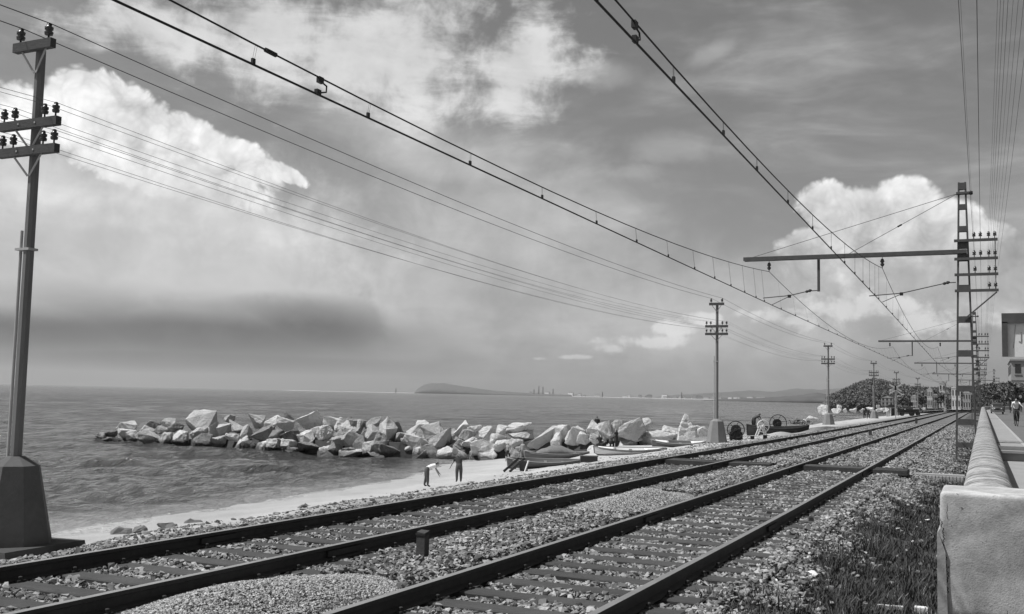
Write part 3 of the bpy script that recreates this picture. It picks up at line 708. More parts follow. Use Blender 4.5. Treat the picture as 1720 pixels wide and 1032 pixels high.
# ------------------------------------------------------------------ telegraph poles
def insulator_mesh(s=1.0):
    mb = MB(); mb.lathe([(0.012*s, -0.09*s), (0.012*s, 0.0), (0.045*s, 0.0), (0.052*s, 0.03*s), (0.03*s, 0.05*s), (0.048*s, 0.06*s), (0.05*s, 0.09*s), (0.028*s, 0.10*s), (0.03*s, 0.125*s), (0.018*s, 0.14*s)], n=10)
    me = mb.mesh('insulator'); me.materials.append(M_PORC); me.polygons.foreach_set('use_smooth', [True]*len(me.polygons)); return me
INS = insulator_mesh(1.25); INS_BIG = insulator_mesh(1.5)
ARM_Z = [(7.50, 0.92, (-0.34, 0.34)), (6.12, 1.40, (-0.62, -0.36, 0.36, 0.62)), (5.65, 1.40, (-0.62, -0.36, 0.36, 0.62))]
def tele_pole(X, Y, zg, label, zf=0.46, slab=False):
    r = thing('telegraph_pole', label, 'telegraph pole', (X, Y, zg)); o = -zg
    # tapered footing with chamfered corners
    def oct8(h, c, z): return [(-h+c, -h, z), (h-c, -h, z), (h, -h+c, z), (h, h-c, z), (h-c, h, z), (-h+c, h, z), (-h, h-c, z), (-h, -h+c, z)]
    mb = MB(); zb = -0.02; mb.loft([oct8(0.62, 0.36, zb), oct8(0.37, 0.22, zf+o-0.15), oct8(0.13, 0.076, zf+o)])
    ft = mb.build('footing', M_FOOT if not slab else mat('shaded_footing', 0.10, 0.9, 0.3, 2.0, 0.4, 14), r)  # slab pole's concrete coloured darker to stand for its shaded faces
    if slab:
        mb = MB(); mb.loft([[(-0.85, -0.85, -0.5), (0.95, -0.85, -0.5), (0.95, 0.85, -0.5), (-0.85, 0.85, -0.5)], [(-0.8, -0.8, 0.0), (0.85, -0.8, 0.02), (0.82, 0.8, 0.03), (-0.8, 0.8, 0.0)]]); mb.build('plinth', mat('slab_concrete', 0.06, 0.9, 0.35, 3, 0.5, 14), r)
    mb = MB(); a, b = 0.086, 0.076
    mb.loft([oct8(a, a*0.55, zf+o-0.05), oct8(b, b*0.55, 7.47+o)]); mb.build('pole', M_POLE, r)
    mb = MB(); mb.tube([(-0.17, -0.02, zf+o-0.06), (-0.17, -0.02, 4.3+o)], 0.026, 8); mb.build('conduit', M_GALV, r)
    for zc in (3.97,):
        mb = MB(); mb.box((-0.06, 0, zc+o), (0.33, 0.20, 0.04)); mb.build('clamp', M_GALV, r)
    for zi, (z, ln, pins) in enumerate(ARM_Z):
        mb = MB(); mb.box((0, -0.15, z+o), (ln, 0.115, 0.15 if zi else 0.16)); ar = mb.build('crossarm', M_ARM, r)
        for px in pins:
            i = obj('insulator', INS_BIG if zi == 0 else INS, None, ar); i.location = (px, -0.15, z+o+0.15)
        for s in (-1, 1):
            mb = MB(); mb.bar((s*(0.34 if zi else 0.30), -0.15, z+o-0.06), (s*0.02, -0.105, z+o-(0.42 if zi else 0.46)), 0.035, 0.012, (0, 1, 0)); mb.build('brace', M_GALV, r)
        if zi:
            mb = MB(); 
            for bx in (-0.2, 0.2): mb.box((bx, -0.21, z+o), (0.03, 0.012, 0.03))
            mb.build('bolts', M_GALV, r)
    return r
PY = [12.26, 62.26, 112.26, 162.26, 212.26, 262, 312]
PL = ['telegraph pole on a concrete footing with broad slab, standing against the open sea', 'telegraph pole on a tapered concrete footing beside the dark boat and winch wheels',
      'second telegraph pole along the beach from the dark boat, white boulders behind its footing', 'telegraph pole on the beach beside the two walkers',
      'telegraph pole rising behind the crossing sign and the small hut', 'small distant telegraph pole, first one past the hut', 'faint distant telegraph pole, second one past the hut']
PX = [-14.8, -14.8, -14.8, -14.8, -15.2, -14.0, -9.5]
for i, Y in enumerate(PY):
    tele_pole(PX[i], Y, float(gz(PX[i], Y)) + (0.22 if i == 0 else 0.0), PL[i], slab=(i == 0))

def wire(name, pts_list, r, m, label, cat='wire', group=None, n=5):
    mb = MB()
    for pts in pts_list: mb.tube(pts, r, n)
    return tag(mb.build(name, m), label, cat, group)
def span(a, b, sag, n=14):
    a, b = Vector(a), Vector(b); return [a.lerp(b, i/n)-Vector((0, 0, sag*4*(i/n)*(1-i/n))) for i in range(n+1)]
def run(points, sag, n=14):
    out = []
    for a, b in zip(points[:-1], points[1:]):
        s = span(a, b, sag, n); out += s if not out else s[1:]
    return out
ALLP = [(-14.8, -37.74)]+list(zip(PX, PY))
for zi, (z, ln, pins) in enumerate(ARM_Z):
    for px in pins:
        sag = 0.42 if zi == 0 else 0.55+rnd.uniform(-0.06, 0.08)
        top = z+0.15+(0.19 if zi == 0 else 0.15)
        wire('telegraph_wire', [run([(X+px+0.05, Y-0.15, top) for X, Y in ALLP], sag)], 0.0085 if zi == 0 else 0.0042, M_WIRE if zi == 0 else M_THIN,
             'thick wire strung along the topmost pole crossarms by the sea' if zi == 0 else 'thin wire strung along the %s of the two wide pole crossarms by the sea' % ('upper' if zi == 1 else 'lower'),
             'wire', ['top telegraph wires', 'upper thin telegraph wires', 'lower thin telegraph wires'][zi], 4)

# ------------------------------------------------------------------ catenary masts
MY = [-14.0, 42.0, 102.0, 158.0, 215.0, 268.0]
MX = -0.58
def make_mast():
    r = thing('catenary_mast', 'mast', 'catenary mast', (MX, 0, -0.35)); ox, oz = -MX, 0.35
    H = 10.1; zb = 0.0
    def lx(s, z):                                # outer line of a leg at height z (world)
        t = (z+0.1)/10.2; return s*(0.36*(1-t)+0.135*t)
    for s in (-1, 1):
        mb = MB(); 
        for (dy0, dy1, dx0, dx1) in [(-0.075, 0.075, -0.012, 0.012)]:
            mb.loft([[(lx(s, -0.4)+dx0, dy0, -0.4+oz), (lx(s, -0.4)+dx1, dy0, -0.4+oz), (lx(s, -0.4)+dx1, dy1, -0.4+oz), (lx(s, -0.4)+dx0, dy1, -0.4+oz)],
                     [(lx(s, H)+dx0, dy0, H+oz), (lx(s, H)+dx1, dy0, H+oz), (lx(s, H)+dx1, dy1, H+oz), (lx(s, H)+dx0, dy1, H+oz)]])
        for dy in (-0.075, 0.075):
            q = 0.028
            mb.loft([[(lx(s, -0.4)-s*q-q, dy-0.006, -0.4+oz), (lx(s, -0.4)-s*q+q, dy-0.006, -0.4+oz), (lx(s, -0.4)-s*q+q, dy+0.006, -0.4+oz), (lx(s, -0.4)-s*q-q, dy+0.006, -0.4+oz)],
                     [(lx(s, H)-s*q-q, dy-0.006, H+oz), (lx(s, H)-s*q+q, dy-0.006, H+oz), (lx(s, H)-s*q+q, dy+0.006, H+oz), (lx(s, H)-s*q-q, dy+0.006, H+oz)]])
        mb.build('leg', M_STEEL, r)
    for z, h in [(9.95, 0.26), (9.15, 0.20), (8.3, 0.22), (7.72, 0.34), (7.2, 0.26), (6.05, 0.22), (4.85, 0.24), (3.57, 0.24), (2.25, 0.22), (1.0, 0.22), (0.15, 0.2)]:
        for dy in (-0.085, 0.085):
            w = 2*abs(lx(1, z)); MB().box((0, dy, z+oz), (w, 0.008, h)).build('batten', M_STEEL, r)
    mb = MB(); mb.loft([[(-0.6, -0.4, -0.35), (0.6, -0.4, -0.35), (0.6, 0.4, -0.35), (-0.6, 0.4, -0.35)], [(-0.48, -0.2, -0.03), (0.48, -0.2, -0.03), (0.48, 0.2, -0.03), (-0.48, 0.2, -0.03)]]); mb.build('footing', M_FOOT, r)
    # cantilever beam over both tracks
    mb = MB(); mb.box(((-8.87-0.45)/2+ox, -0.13, 7.43+oz), (8.42, 0.07, 0.15)); mb.build('beam', M_STEEL, r)
    mb = MB(); mb.box(((-8.87-0.45)/2+ox, 0.13, 7.43+oz), (8.42, 0.07, 0.15)); mb.build('beam', M_STEEL, r)
    for x in (-8.8, -7.0, -5.0, -3.0, -1.3): MB().box((x+ox, 0, 7.43+oz), (0.1, 0.2, 0.04)).build('beam_tie', M_STEEL, r)
    for xe in (-8.57, -4.75):
        mb = MB(); mb.tube([(xe+ox, 0, 7.5+oz), (-0.75+ox, 0, 9.68+oz)], 0.011, 6); st = mb.build('stay_rod', M_STEEL, r)
        k = Vector((xe, 0, 7.5)).lerp(Vector((-0.75, 0, 9.68)), 0.46); k2 = Vector((xe, 0, 7.5)).lerp(Vector((-0.75, 0, 9.68)), 0.50)
        if xe > -5: mb = MB(); mb.tube([(k.x+ox, 0, k.z+oz), (k2.x+ox, 0, k2.z+oz)], 0.035, 6); mb.build('turnbuckle', M_DARK, st)
    MB().box((-0.56+ox, 0, 9.68+oz), (0.46, 0.24, 0.08)).build('stay_bracket', M_STEEL, r)
    mb = MB(); mb.lathe([(0.06, 0), (0.09, 0.04), (0.06, 0.12)], (-0.33+ox, 0, 9.68+oz), 8, (1, 0, 0)); mb.build('stay_nut', M_DARK, r)
    for x in (-7.85, -3.48):                     # suspension insulators
        mb = MB(); mb.lathe([(0.015, -0.46), (0.015, -0.40), (0.05, -0.38), (0.085, -0.30), (0.04, -0.26), (0.085, -0.20), (0.05, -0.10), (0.015, -0.08), (0.015, 0.0)], (x+ox, 0, 7.36+oz), 8); mb.build('insulator', M_PORC, r, True)
    MB().box((-5.89+ox, 0, 6.75+oz), (0.10, 0.08, 1.42)).build('drop_post', M_STEEL, r)
    for (pa, pm, pe, pc) in [((-5.95, 6.08), (-7.04, 5.87), (-8.09, 5.82), (-7.73, 5.54)), ((-0.85, 6.27), (-2.79, 5.87), (-3.98, 5.82), (-3.49, 5.57))]:
        d = -1
        mb = MB(); mb.tube([(pa[0]+ox, 0, pa[1]+oz), (pa[0]-0.32+ox, 0, pa[1]-0.01+oz), (pm[0]+ox, 0, pm[1]+0.03+oz), (pe[0]+ox, 0, pe[1]+oz)], 0.022, 6); arm = mb.build('registration_arm', M_STEEL, r)
        mb = MB(); mb.lathe([(0.03, 0), (0.06, 0.06), (0.04, 0.12), (0.065, 0.18), (0.03, 0.26)], (pa[0]-0.46+ox, 0, pa[1]-0.05+oz), 8, (1, 0, 0.28)); mb.build('insulator', M_PORC, arm)
        mb = MB(); mb.tube([(pm[0]+ox, 0, pm[1]+oz), (pc[0]+ox, 0, pc[1]+oz)], 0.014, 5); mb.build('steady_arm', M_STEEL, arm)
        mb = MB(); mb.box((pm[0]+ox, 0, pm[1]+oz), (0.12, 0.1, 0.12)); mb.build('clamp', M_DARK, arm)
    # signal wire crossarms on the road side
    for z, pins in [(7.84, (-0.22, 0.0, 0.28, 0.49)), (7.14, (-0.22, 0.0, 0.28, 0.49)), (6.54, (-0.2, 0.28, 0.49)), (5.93, (0.28, 0.49))]:
        MB().box((-0.14+ox, -0.14, z+oz), (1.50, 0.09, 0.10)).build('crossarm', M_STEEL, r); ar = KLAST[0] = list(COL.objects)[-1]
        for px in pins:
            i = obj('insulator', INS, None, ar); i.location = (px+ox+0.02, -0.14, z+oz+0.14)
    MB().bar((0.52+ox, -0.14, 5.9+oz), (0.52+ox, -0.14, 7.84+oz), 0.03, 0.03).build('tie_bar', M_STEEL, r)
    MB().bar((0.55+ox, -0.14, 5.86+oz), (-0.58+ox, -0.14, 4.85+oz), 0.06, 0.05).build('brace', M_STEEL, r)
    return r
KLAST = [None]
mast = make_mast()
ML = ['catenary mast over the tracks whose long beam carries the nearest wires above the plank crossing', 'second catenary mast along the wall from the plank crossing', 'third catenary mast along the wall from the plank crossing',
      'fourth catenary mast along the wall from the plank crossing', 'distant catenary mast where the tracks start to bend']
for i, Y in enumerate(MY[1:]):
    o = mast if i == 0 else copy_tree(mast)
    o.location = (MX+float(cx(Y)), Y, -0.35); o['label'] = ML[i]; o['group'] = 'catenary masts along the wall'

# catenary: carrier and contact wire of each track
for k, (xs, lab) in enumerate([((-7.55, -7.85), 'overhead line above the seaward track, contact wire hung from a sagging carrier wire'), ((-3.30, -3.48), 'overhead line above the landward track, contact wire hung from a sagging carrier wire')]):
    root = thing('overhead_line', lab, 'overhead line', (xs[0], 0, 5.5)); ox, oz = xs[0], 5.5
    cpts, mpts, drops = [], [], []
    zc = 5.52; stg = [xs[1]+(0.12 if i % 2 == 0 else 0.14) for i in range(len(MY))]
    stg = [-7.90, -7.73, -7.3, -7.6, -7.2, -7.5] if k == 0 else [-3.28, -3.49, -3.9, -3.4, -3.8, -3.5]
    mss = [-7.75, -7.85, -7.6, -7.5, -7.4, -7.4] if k == 0 else [-3.30, -3.48, -3.7, -3.5, -3.7, -3.6]
    for i in range(len(MY)-1):
        ya, yb = MY[i], MY[i+1]; n = 24
        for j in range(n+(1 if i == len(MY)-2 else 0)):
            t = j/n; y = ya+(yb-ya)*t; c0 = float(cx(y))
            xc = stg[i]*(1-t)+stg[i+1]*t+c0; xm = mss[i]*(1-t)+mss[i+1]*t+c0
            u = (2*t-1); zm = 5.52+0.20+(6.90-5.72)*u*u
            cpts.append((xc-ox, y, zc-oz)); mpts.append((xm-ox, y, zm-oz))
    MB().tube(cpts, 0.0145, 6).build('contact_wire', M_WIRE, root, True)
    MB().tube(mpts, 0.0115, 6).build('carrier_wire', M_WIRE, root, True)
    def at(pts, y):
        for a, b in zip(pts[:-1], pts[1:]):
            if a[1] <= y <= b[1]:
                t = (y-a[1])/(b[1]-a[1]); return Vector(a).lerp(Vector(b), t)
    for i in range(len(MY)-1):
        ya, yb = MY[i], MY[i+1]; nd_ = 16 if i < 2 else 9
        off = 9.45-ya if i == 0 else 2.0
        ylist = [ya+2+(yb-ya-4)*q/nd_ for q in range(nd_+1)]
        if i == 0: ylist = [5.0, 9.45, 11.95, 15.1, 18.2, 21.3, 24.2, 27.0, 29.8, 32.3, 34.6, 36.8, 38.8, 40.4] if k == 0 else [6.4, 9.1, 11.9, 14.6, 17.1, 20.2, 23.5, 26.7, 29.6, 32.2, 34.6, 36.8, 38.8, 40.4]
        for y in ylist:
            a, b = at(cpts, y), at(mpts, y)
            if a is None: continue
            mb = MB()
            for s in ((-0.018, 0.018) if i == 0 else (0,)): mb.tube([a+Vector((0, s, 0.05)), b+Vector((0, s, 0.0))], 0.0022, 4)
            mb.box(a+Vector((0, 0, 0.035)), (0.032, 0.05, 0.075)); mb.build('dropper', M_WIRE, root)
    for (y, kind) in ([(9.62, 'splice'), (10.75, 'jumper')] if k == 0 else [(10.35, 'jumper')]):
        a, b = at(cpts, y), at(mpts, y)
        if kind == 'splice':
            b2 = at(mpts, y+0.2); MB().tube([b, b2], 0.03, 8).build('splice_sleeve', M_WIRE, root)
        else:
            MB().box(a+Vector((0, 0, 0.03)), (0.05, 0.09, 0.07)).box(b-Vector((0, 0, 0.03)), (0.05, 0.10, 0.08)).build('jumper_clamp', M_WIRE, root)
            MB().tube([b+Vector((0, 0.05, -0.05)), b.lerp(a, 0.3)+Vector((0, 0.16, 0)), b.lerp(a, 0.65)+Vector((0, 0.17, 0)), a+Vector((0, 0.06, 0.04))], 0.012, 6).build('jumper', M_WIRE, root, True)

# signal wires on the mast crossarms, running on over the wall
for z, pins, w in [(7.84, (-0.22, 0.0, 0.28, 0.49), 0), (7.14, (-0.22, 0.0, 0.28, 0.49), 1), (6.54, (-0.2, 0.28, 0.49), 2), (5.93, (0.28, 0.49), 3)]:
    for px in pins:
        pts = run([(px+0.02+float(cx(Y)), Y-0.14, z+0.30) for Y in MY], 0.5, 12)
        thick = (w == 0 and px == 0.0)
        wire('signal_wire', [pts], 0.006 if thick else 0.0024, M_WIRE if thick else M_THIN, 'thicker line wire on the highest signal crossarm above the wall' if thick else
             'thin line wire on the %s signal crossarm of the masts above the wall' % ['highest', 'second highest', 'third highest', 'lowest'][w], 'wire', None if thick else 'signal wires, %s crossarm' % ['highest', 'second', 'third', 'lowest'][w], 4)

# ------------------------------------------------------------------ breakwater
WL = [(150, 741), (330, 752), (500, 764), (650, 771), (800, 773), (900, 768), (1000, 762), (1100, 753), (1200, 746)]
def front(px):
    wy = float(np.interp(px, [a for a, b in WL], [b for a, b in WL])); bz = float(np.interp(px, [150, 760, 860, 1000, 1200], [SEA, SEA, -3.9, -3.0, -2.1]))
    return wy, at_z(px, wy, bz)
ROCKS = []
for (u, v, w, h) in [(60,215,80,50),(120,190,70,50),(220,150,110,60),(230,190,90,60),(180,235,50,40),(100,235,80,40),(405,130,80,50),(495,120,90,50),(360,170,130,60),(265,205,70,50),(360,225,140,70),(330,195,60,40),(465,220,80,70),(455,170,90,50),(565,215,130,70),(545,150,90,60),(690,110,150,110),(700,185,110,60),(570,255,100,50),(720,240,120,80),(785,165,60,80),(850,175,80,80),(815,240,70,60),(910,210,80,40),(890,100,60,50),(940,145,100,90),(960,240,80,90),(1000,180,70,80),(1060,105,90,70),(1100,200,120,90),(1165,115,80,70),(1190,200,80,60),(1270,95,60,60),(1245,130,90,70),(1180,250,90,50),(1280,220,120,100),(1020,270,80,60),(1290,275,120,80),(1390,115,130,110),(1380,220,90,80),(1390,285,110,60),(1480,200,150,100),(1545,125,100,80),(1500,290,70,50),(1610,140,90,80),(1600,210,90,60),(1640,245,140,110),(1570,270,80,90),(1660,305,90,50),(1700,150,70,90)]:
    ROCKS.append((150+u/3.822, 680+v/3.822, w/3.822, h/3.822))
for (u, v, w, h) in [(60,380,130,110),(80,330,90,60),(170,360,110,90),(300,330,110,60),(20,440,110,60),(60,500,150,110),(130,565,180,60),(190,490,80,130),(290,430,130,140),(400,400,110,160),(270,540,110,90),(345,505,100,150),(310,585,140,40),(440,560,150,110),(560,480,90,140),(640,400,130,100),(630,520,170,160),(770,420,150,140),(830,500,160,180),(760,580,160,120),(870,590,130,120),(900,430,120,90),(990,380,110,110),(1060,420,140,80),(1100,385,90,50),(1185,430,100,110),(970,520,130,100),(1060,490,100,80),(1010,580,130,120),(1170,530,190,120),(1290,470,110,90),(1320,510,140,70),(1200,590,120,90),(1340,400,120,70),(1450,375,170,70),(1440,440,190,90),(1420,505,110,80),(690,350,90,60),(870,470,90,100)]:
    ROCKS.append((560+u/4.69, 640+v/4.69, w/4.69, h/4.69))
for (u, v, w, h) in [(350,500,230,200),(510,440,130,110),(470,520,80,120),(640,470,150,130),(700,490,90,80),(800,410,110,100),(880,440,90,140),(800,490,80,70),(985,450,80,170),(1100,480,170,80),(1220,380,60,120),(1300,500,260,110),(1430,450,130,90),(1650,430,60,80),(1720,430,90,60)]:
    ROCKS.append((840+u/5.06, 640+v/5.06, w/5.06, h/5.06))

def mat_rock(lo_v, span_v, nm):
    m = bpy.data.materials.new(nm); m.use_nodes = True; t = m.node_tree; S = N(t)
    b = t.nodes['Principled BSDF']; b.inputs['Roughness'].default_value = 0.9; b.inputs['Specular IOR Level'].default_value = 0.2
    tc = t.nodes.new('ShaderNodeTexCoord'); o = tc.outputs['Object']; oi = t.nodes.new('ShaderNodeObjectInfo')
    ge = t.nodes.new('ShaderNodeNewGeometry'); sp = t.nodes.new('ShaderNodeSeparateXYZ'); t.links.new(ge.outputs['Position'], sp.inputs[0])
    off = t.nodes.new('ShaderNodeVectorMath'); off.operation = 'ADD'; t.links.new(o, off.inputs[0])
    cm = t.nodes.new('ShaderNodeCombineXYZ'); t.links.new(S.m('MULTIPLY', oi.outputs['Random'], 40.0), cm.inputs[0]); t.links.new(cm.outputs[0], off.inputs[1])
    v = off.outputs[0]
    n1 = S.noise(v, 0.9, 6, 0.6, 0.4); n2 = S.noise(v, 5, 6, 0.65); n3 = S.noise(v, 26, 4, 0.6)
    L = S.m('ADD', S.m('MULTIPLY', S.m('SUBTRACT', n1, 0.5), 0.35), S.m('ADD', S.m('MULTIPLY', S.m('SUBTRACT', n2, 0.5), 0.24), S.m('MULTIPLY_ADD', S.m('POWER', oi.outputs['Random'], 0.75), span_v, lo_v)))
    L = S.m('ADD', L, S.m('MULTIPLY', S.m('SUBTRACT', n3, 0.5), 0.22))
    wet = S.m('SUBTRACT', 1.0, S.step(S.m('ADD', sp.outputs[2], S.m('MULTIPLY', S.m('SUBTRACT', n2, 0.5), 0.5)), SEA+0.3, SEA+0.75))
    L = S.m('MULTIPLY', L, S.m('SUBTRACT', 1.0, S.m('MULTIPLY', wet, 0.72)))
    L = S.m('MAXIMUM', L, 0.03); t.links.new(L, b.inputs['Base Color'])
    bn = t.nodes.new('ShaderNodeBump'); bn.inputs['Strength'].default_value = 1.0; bn.inputs['Distance'].default_value = 0.16
    t.links.new(S.m('ADD', S.m('MULTIPLY', n2, 1.4), S.m('MULTIPLY', n3, 0.5)), bn.inputs['Height']); t.links.new(bn.outputs[0], b.inputs['Normal'])
    return m
M_BW = mat_rock(0.13, 0.58, 'breakwater_rock'); M_BWP = mat_rock(0.48, 0.22, 'pale_beach_rock')
def chip(bm, seed):
    """cut a few corners so a boulder has broken facets, then soften the arrises"""
    r = random.Random(seed)
    bmesh.ops.bevel(bm, geom=bm.edges[:], offset=min(0.05, 0.03+0.02*r.random()), segments=1, affect='EDGES', clamp_overlap=True)
    bmesh.ops.triangulate(bm, faces=bm.faces[:])
    for q in range(2):
        bmesh.ops.subdivide_edges(bm, edges=[e for e in bm.edges if e.calc_length() > 0.30], cuts=1)
        bmesh.ops.triangulate(bm, faces=bm.faces[:])
    bm.normal_update(); o_ = Vector((r.random()*50, r.random()*50, r.random()*50))
    for v in bm.verts:
        v.co += v.normal*(0.08*mnoise.noise(v.co*1.5+o_)+0.07*mnoise.noise(v.co*4.0+o_)+0.05*mnoise.noise(v.co*9.0+o_))
def boulder_mesh(seed, dims, n=12, boxy=0.55, m=None):
    bm = hull_rock(seed, dims, n, boxy); chip(bm, seed); me = bpy.data.meshes.new('boulder'); bm.to_mesh(me); bm.free(); me.materials.append(m or M_BW); return me
def build_breakwater():
    root = thing('breakwater', 'long breakwater of tumbled pale quarry boulders running out into the sea', 'breakwater', (-50, 80, SEA))
    rp = Vector((-50, 80, SEA))
    for i, (px, py, w, h) in enumerate(ROCKS):
        wy, P0 = front(px); k = ppm(P0)
        up = max(0.0, (wy-py)/k)
        Y = P0.y+0.15+up*1.15+rnd.uniform(-0.2, 0.3)
        P = at_y(px, py, Y); k = ppm(P)
        W, Hh = w/k*1.28, h/k*1.34; D = (W+Hh)/2*rnd.uniform(0.85, 1.15)
        o = obj('boulder', boulder_mesh(500+i, (W, D, Hh), rnd.choice((9, 10, 11, 12)) if px < 870 else rnd.choice((13, 15, 17)), rnd.uniform(0.35, 0.8) if px < 870 else rnd.uniform(0.8, 0.98), M_BWP if px > 800 else None), None, root)
        o.location = P-rp+Vector((0, D*0.25, 0)); o.rotation_euler = (rnd.uniform(-0.15, 0.15), rnd.uniform(-0.28, 0.28), YAW+rnd.uniform(-0.25, 0.25))
    # stones of the heart and the far face
    for i in range(95):
        px = rnd.uniform(185, 1110); wy, P0 = front(px); k = ppm(P0)
        topz = float(np.interp(px, [185, 260, 340, 500, 700, 900, 1110], [0.5, 1.2, 1.9, 2.4, 2.4, 2.2, 1.6]))
        t = rnd.random(); up = topz*(1-abs(2*t-1))*rnd.uniform(0.5, 0.8)
        s = rnd.uniform(0.9, 1.9)*(0.7 if px < 320 else 1)
        o = obj('boulder', boulder_mesh(900+i, (s*1.2, s, s*0.85), 11, 0.5), None, root)
        o.location = Vector((P0.x, P0.y+0.9+t*5.0, P0.z+up-0.1))-rp; o.rotation_euler = (rnd.uniform(-.4, .4), rnd.uniform(-.4, .4), rnd.uniform(0, 6))
    mb = MB(); rings = []
    for px in range(230, 1100, 30):
        wy, P0 = front(px); hh = float(np.interp(px, [200, 300, 500, 700, 900, 1100], [0.1, 0.7, 1.3, 1.4, 1.2, 0.6]))
        rings.append([Vector((P0.x, P0.y+a, P0.z+b))-rp for a, b in ((0.9, -0.8), (2.2, hh), (4.4, hh), (6.6, -0.8))])
    mb.loft(rings); mb.build('gap_shade_core', mat('rubble', 0.05, 0.95, 0.5, 2, 0.8, 6), root)  # rubble mound coloured near-black, painting deep shade into the boulder gaps
build_breakwater()

def single_rock(px, py, w, h, Y, label, pts=None, name='boulder', sink=0.0, seed=1, tilt=0.0, n=11, boxy=0.5, group=None):
    P = at_y(px, py, Y); k = ppm(P); W, Hh = w/k, h/k; D = (W+Hh)/2
    if pts:
        bm = bmesh.new()
        for a, b, c in pts: bm.verts.new((a*W/2, b*W/2, c*Hh/2))
        bmesh.ops.convex_hull(bm, input=bm.verts); chip(bm, seed); me = bpy.data.meshes.new(name); bm.to_mesh(me); bm.free(); me.materials.append(M_BW if 'dark' in label else M_BWP)
    else: me = boulder_mesh(seed, (W, D, Hh), n, boxy, M_BWP)
    o = obj(name, me, None); o.location = P; o.rotation_euler = (0, tilt, YAW)
    return tag(o, label, 'boulder', group)
single_rock(1152, 724, 36, 60, 83.5, 'tall pointed pale boulder standing on the beach behind the white-decked boat', [(-0.9, -0.7, -1), (0.95, -0.8, -1), (0.9, 0.8, -1), (-0.8, 0.8, -1), (-0.72, -0.6, 0.05), (0.78, -0.5, 0.0), (0.75, 0.5, 0.0), (-0.6, 0.5, 0.1), (-0.42, -0.4, 0.55), (0.45, -0.3, 0.5), (-0.12, -0.1, 1.0), (0.05, 0.1, 0.97), (0.25, -0.2, 0.75)], seed=3)
single_rock(1062, 721, 54, 42, 83.0, 'big tilted slab boulder with a split white face near the sitting group', [(-1, -0.6, -0.55), (-0.85, -0.5, 0.15), (0.45, -0.5, 1), (0.75, -0.5, 0.05), (0.2, -0.4, -1), (-0.9, 0.8, -0.5), (-0.7, 0.8, 0.2), (0.6, 0.8, 0.9), (1.0, 0.7, -0.05), (0.5, 0.8, -1)], seed=4)
single_rock(662, 730, 33, 46, 84.0, 'upright dark prow-shaped boulder leaning out of the breakwater', [(-0.9, -0.5, -0.85), (-0.6, -0.7, -1), (0.0, -0.6, 0.9), (0.45, -0.4, 1.0), (0.95, -0.3, 0.2), (0.7, -0.4, -0.8), (-0.5, 0.7, -0.8), (0.1, 0.6, 0.85), (0.9, 0.6, 0.1), (0.8, 0.6, -0.9)], seed=5)
FARB = [(1385, 690, 22, 20, 118), (1366, 703, 22, 8, 112), (1405, 691, 18, 10, 125), (1432, 690, 14, 10, 150), (1420, 690, 10, 9, 140), (1462, 688, 12, 8, 185), (1446, 690, 10, 7, 175), (1478, 689, 14, 8, 190), (1488, 689, 10, 8, 200), (1395, 700, 26, 5, 118), (1352, 706, 10, 6, 105), (1410, 684, 8, 7, 140), (1474, 684, 8, 7, 215), (1520, 690, 9, 6, 250), (1538, 688, 8, 5, 260), (1552, 687, 9, 5, 280)]
for i, (px, py, w, h, Y) in enumerate(FARB):
    lab = 'largest pale boulder behind the footing of the telegraph pole past the dark boat' if i == 0 else 'pale boulder lying on the far beach beyond the dark boat'
    single_rock(px, py, w, h, Y, lab, seed=40+i, group=None if i == 0 else 'boulders on the far beach', n=8, boxy=0.7)

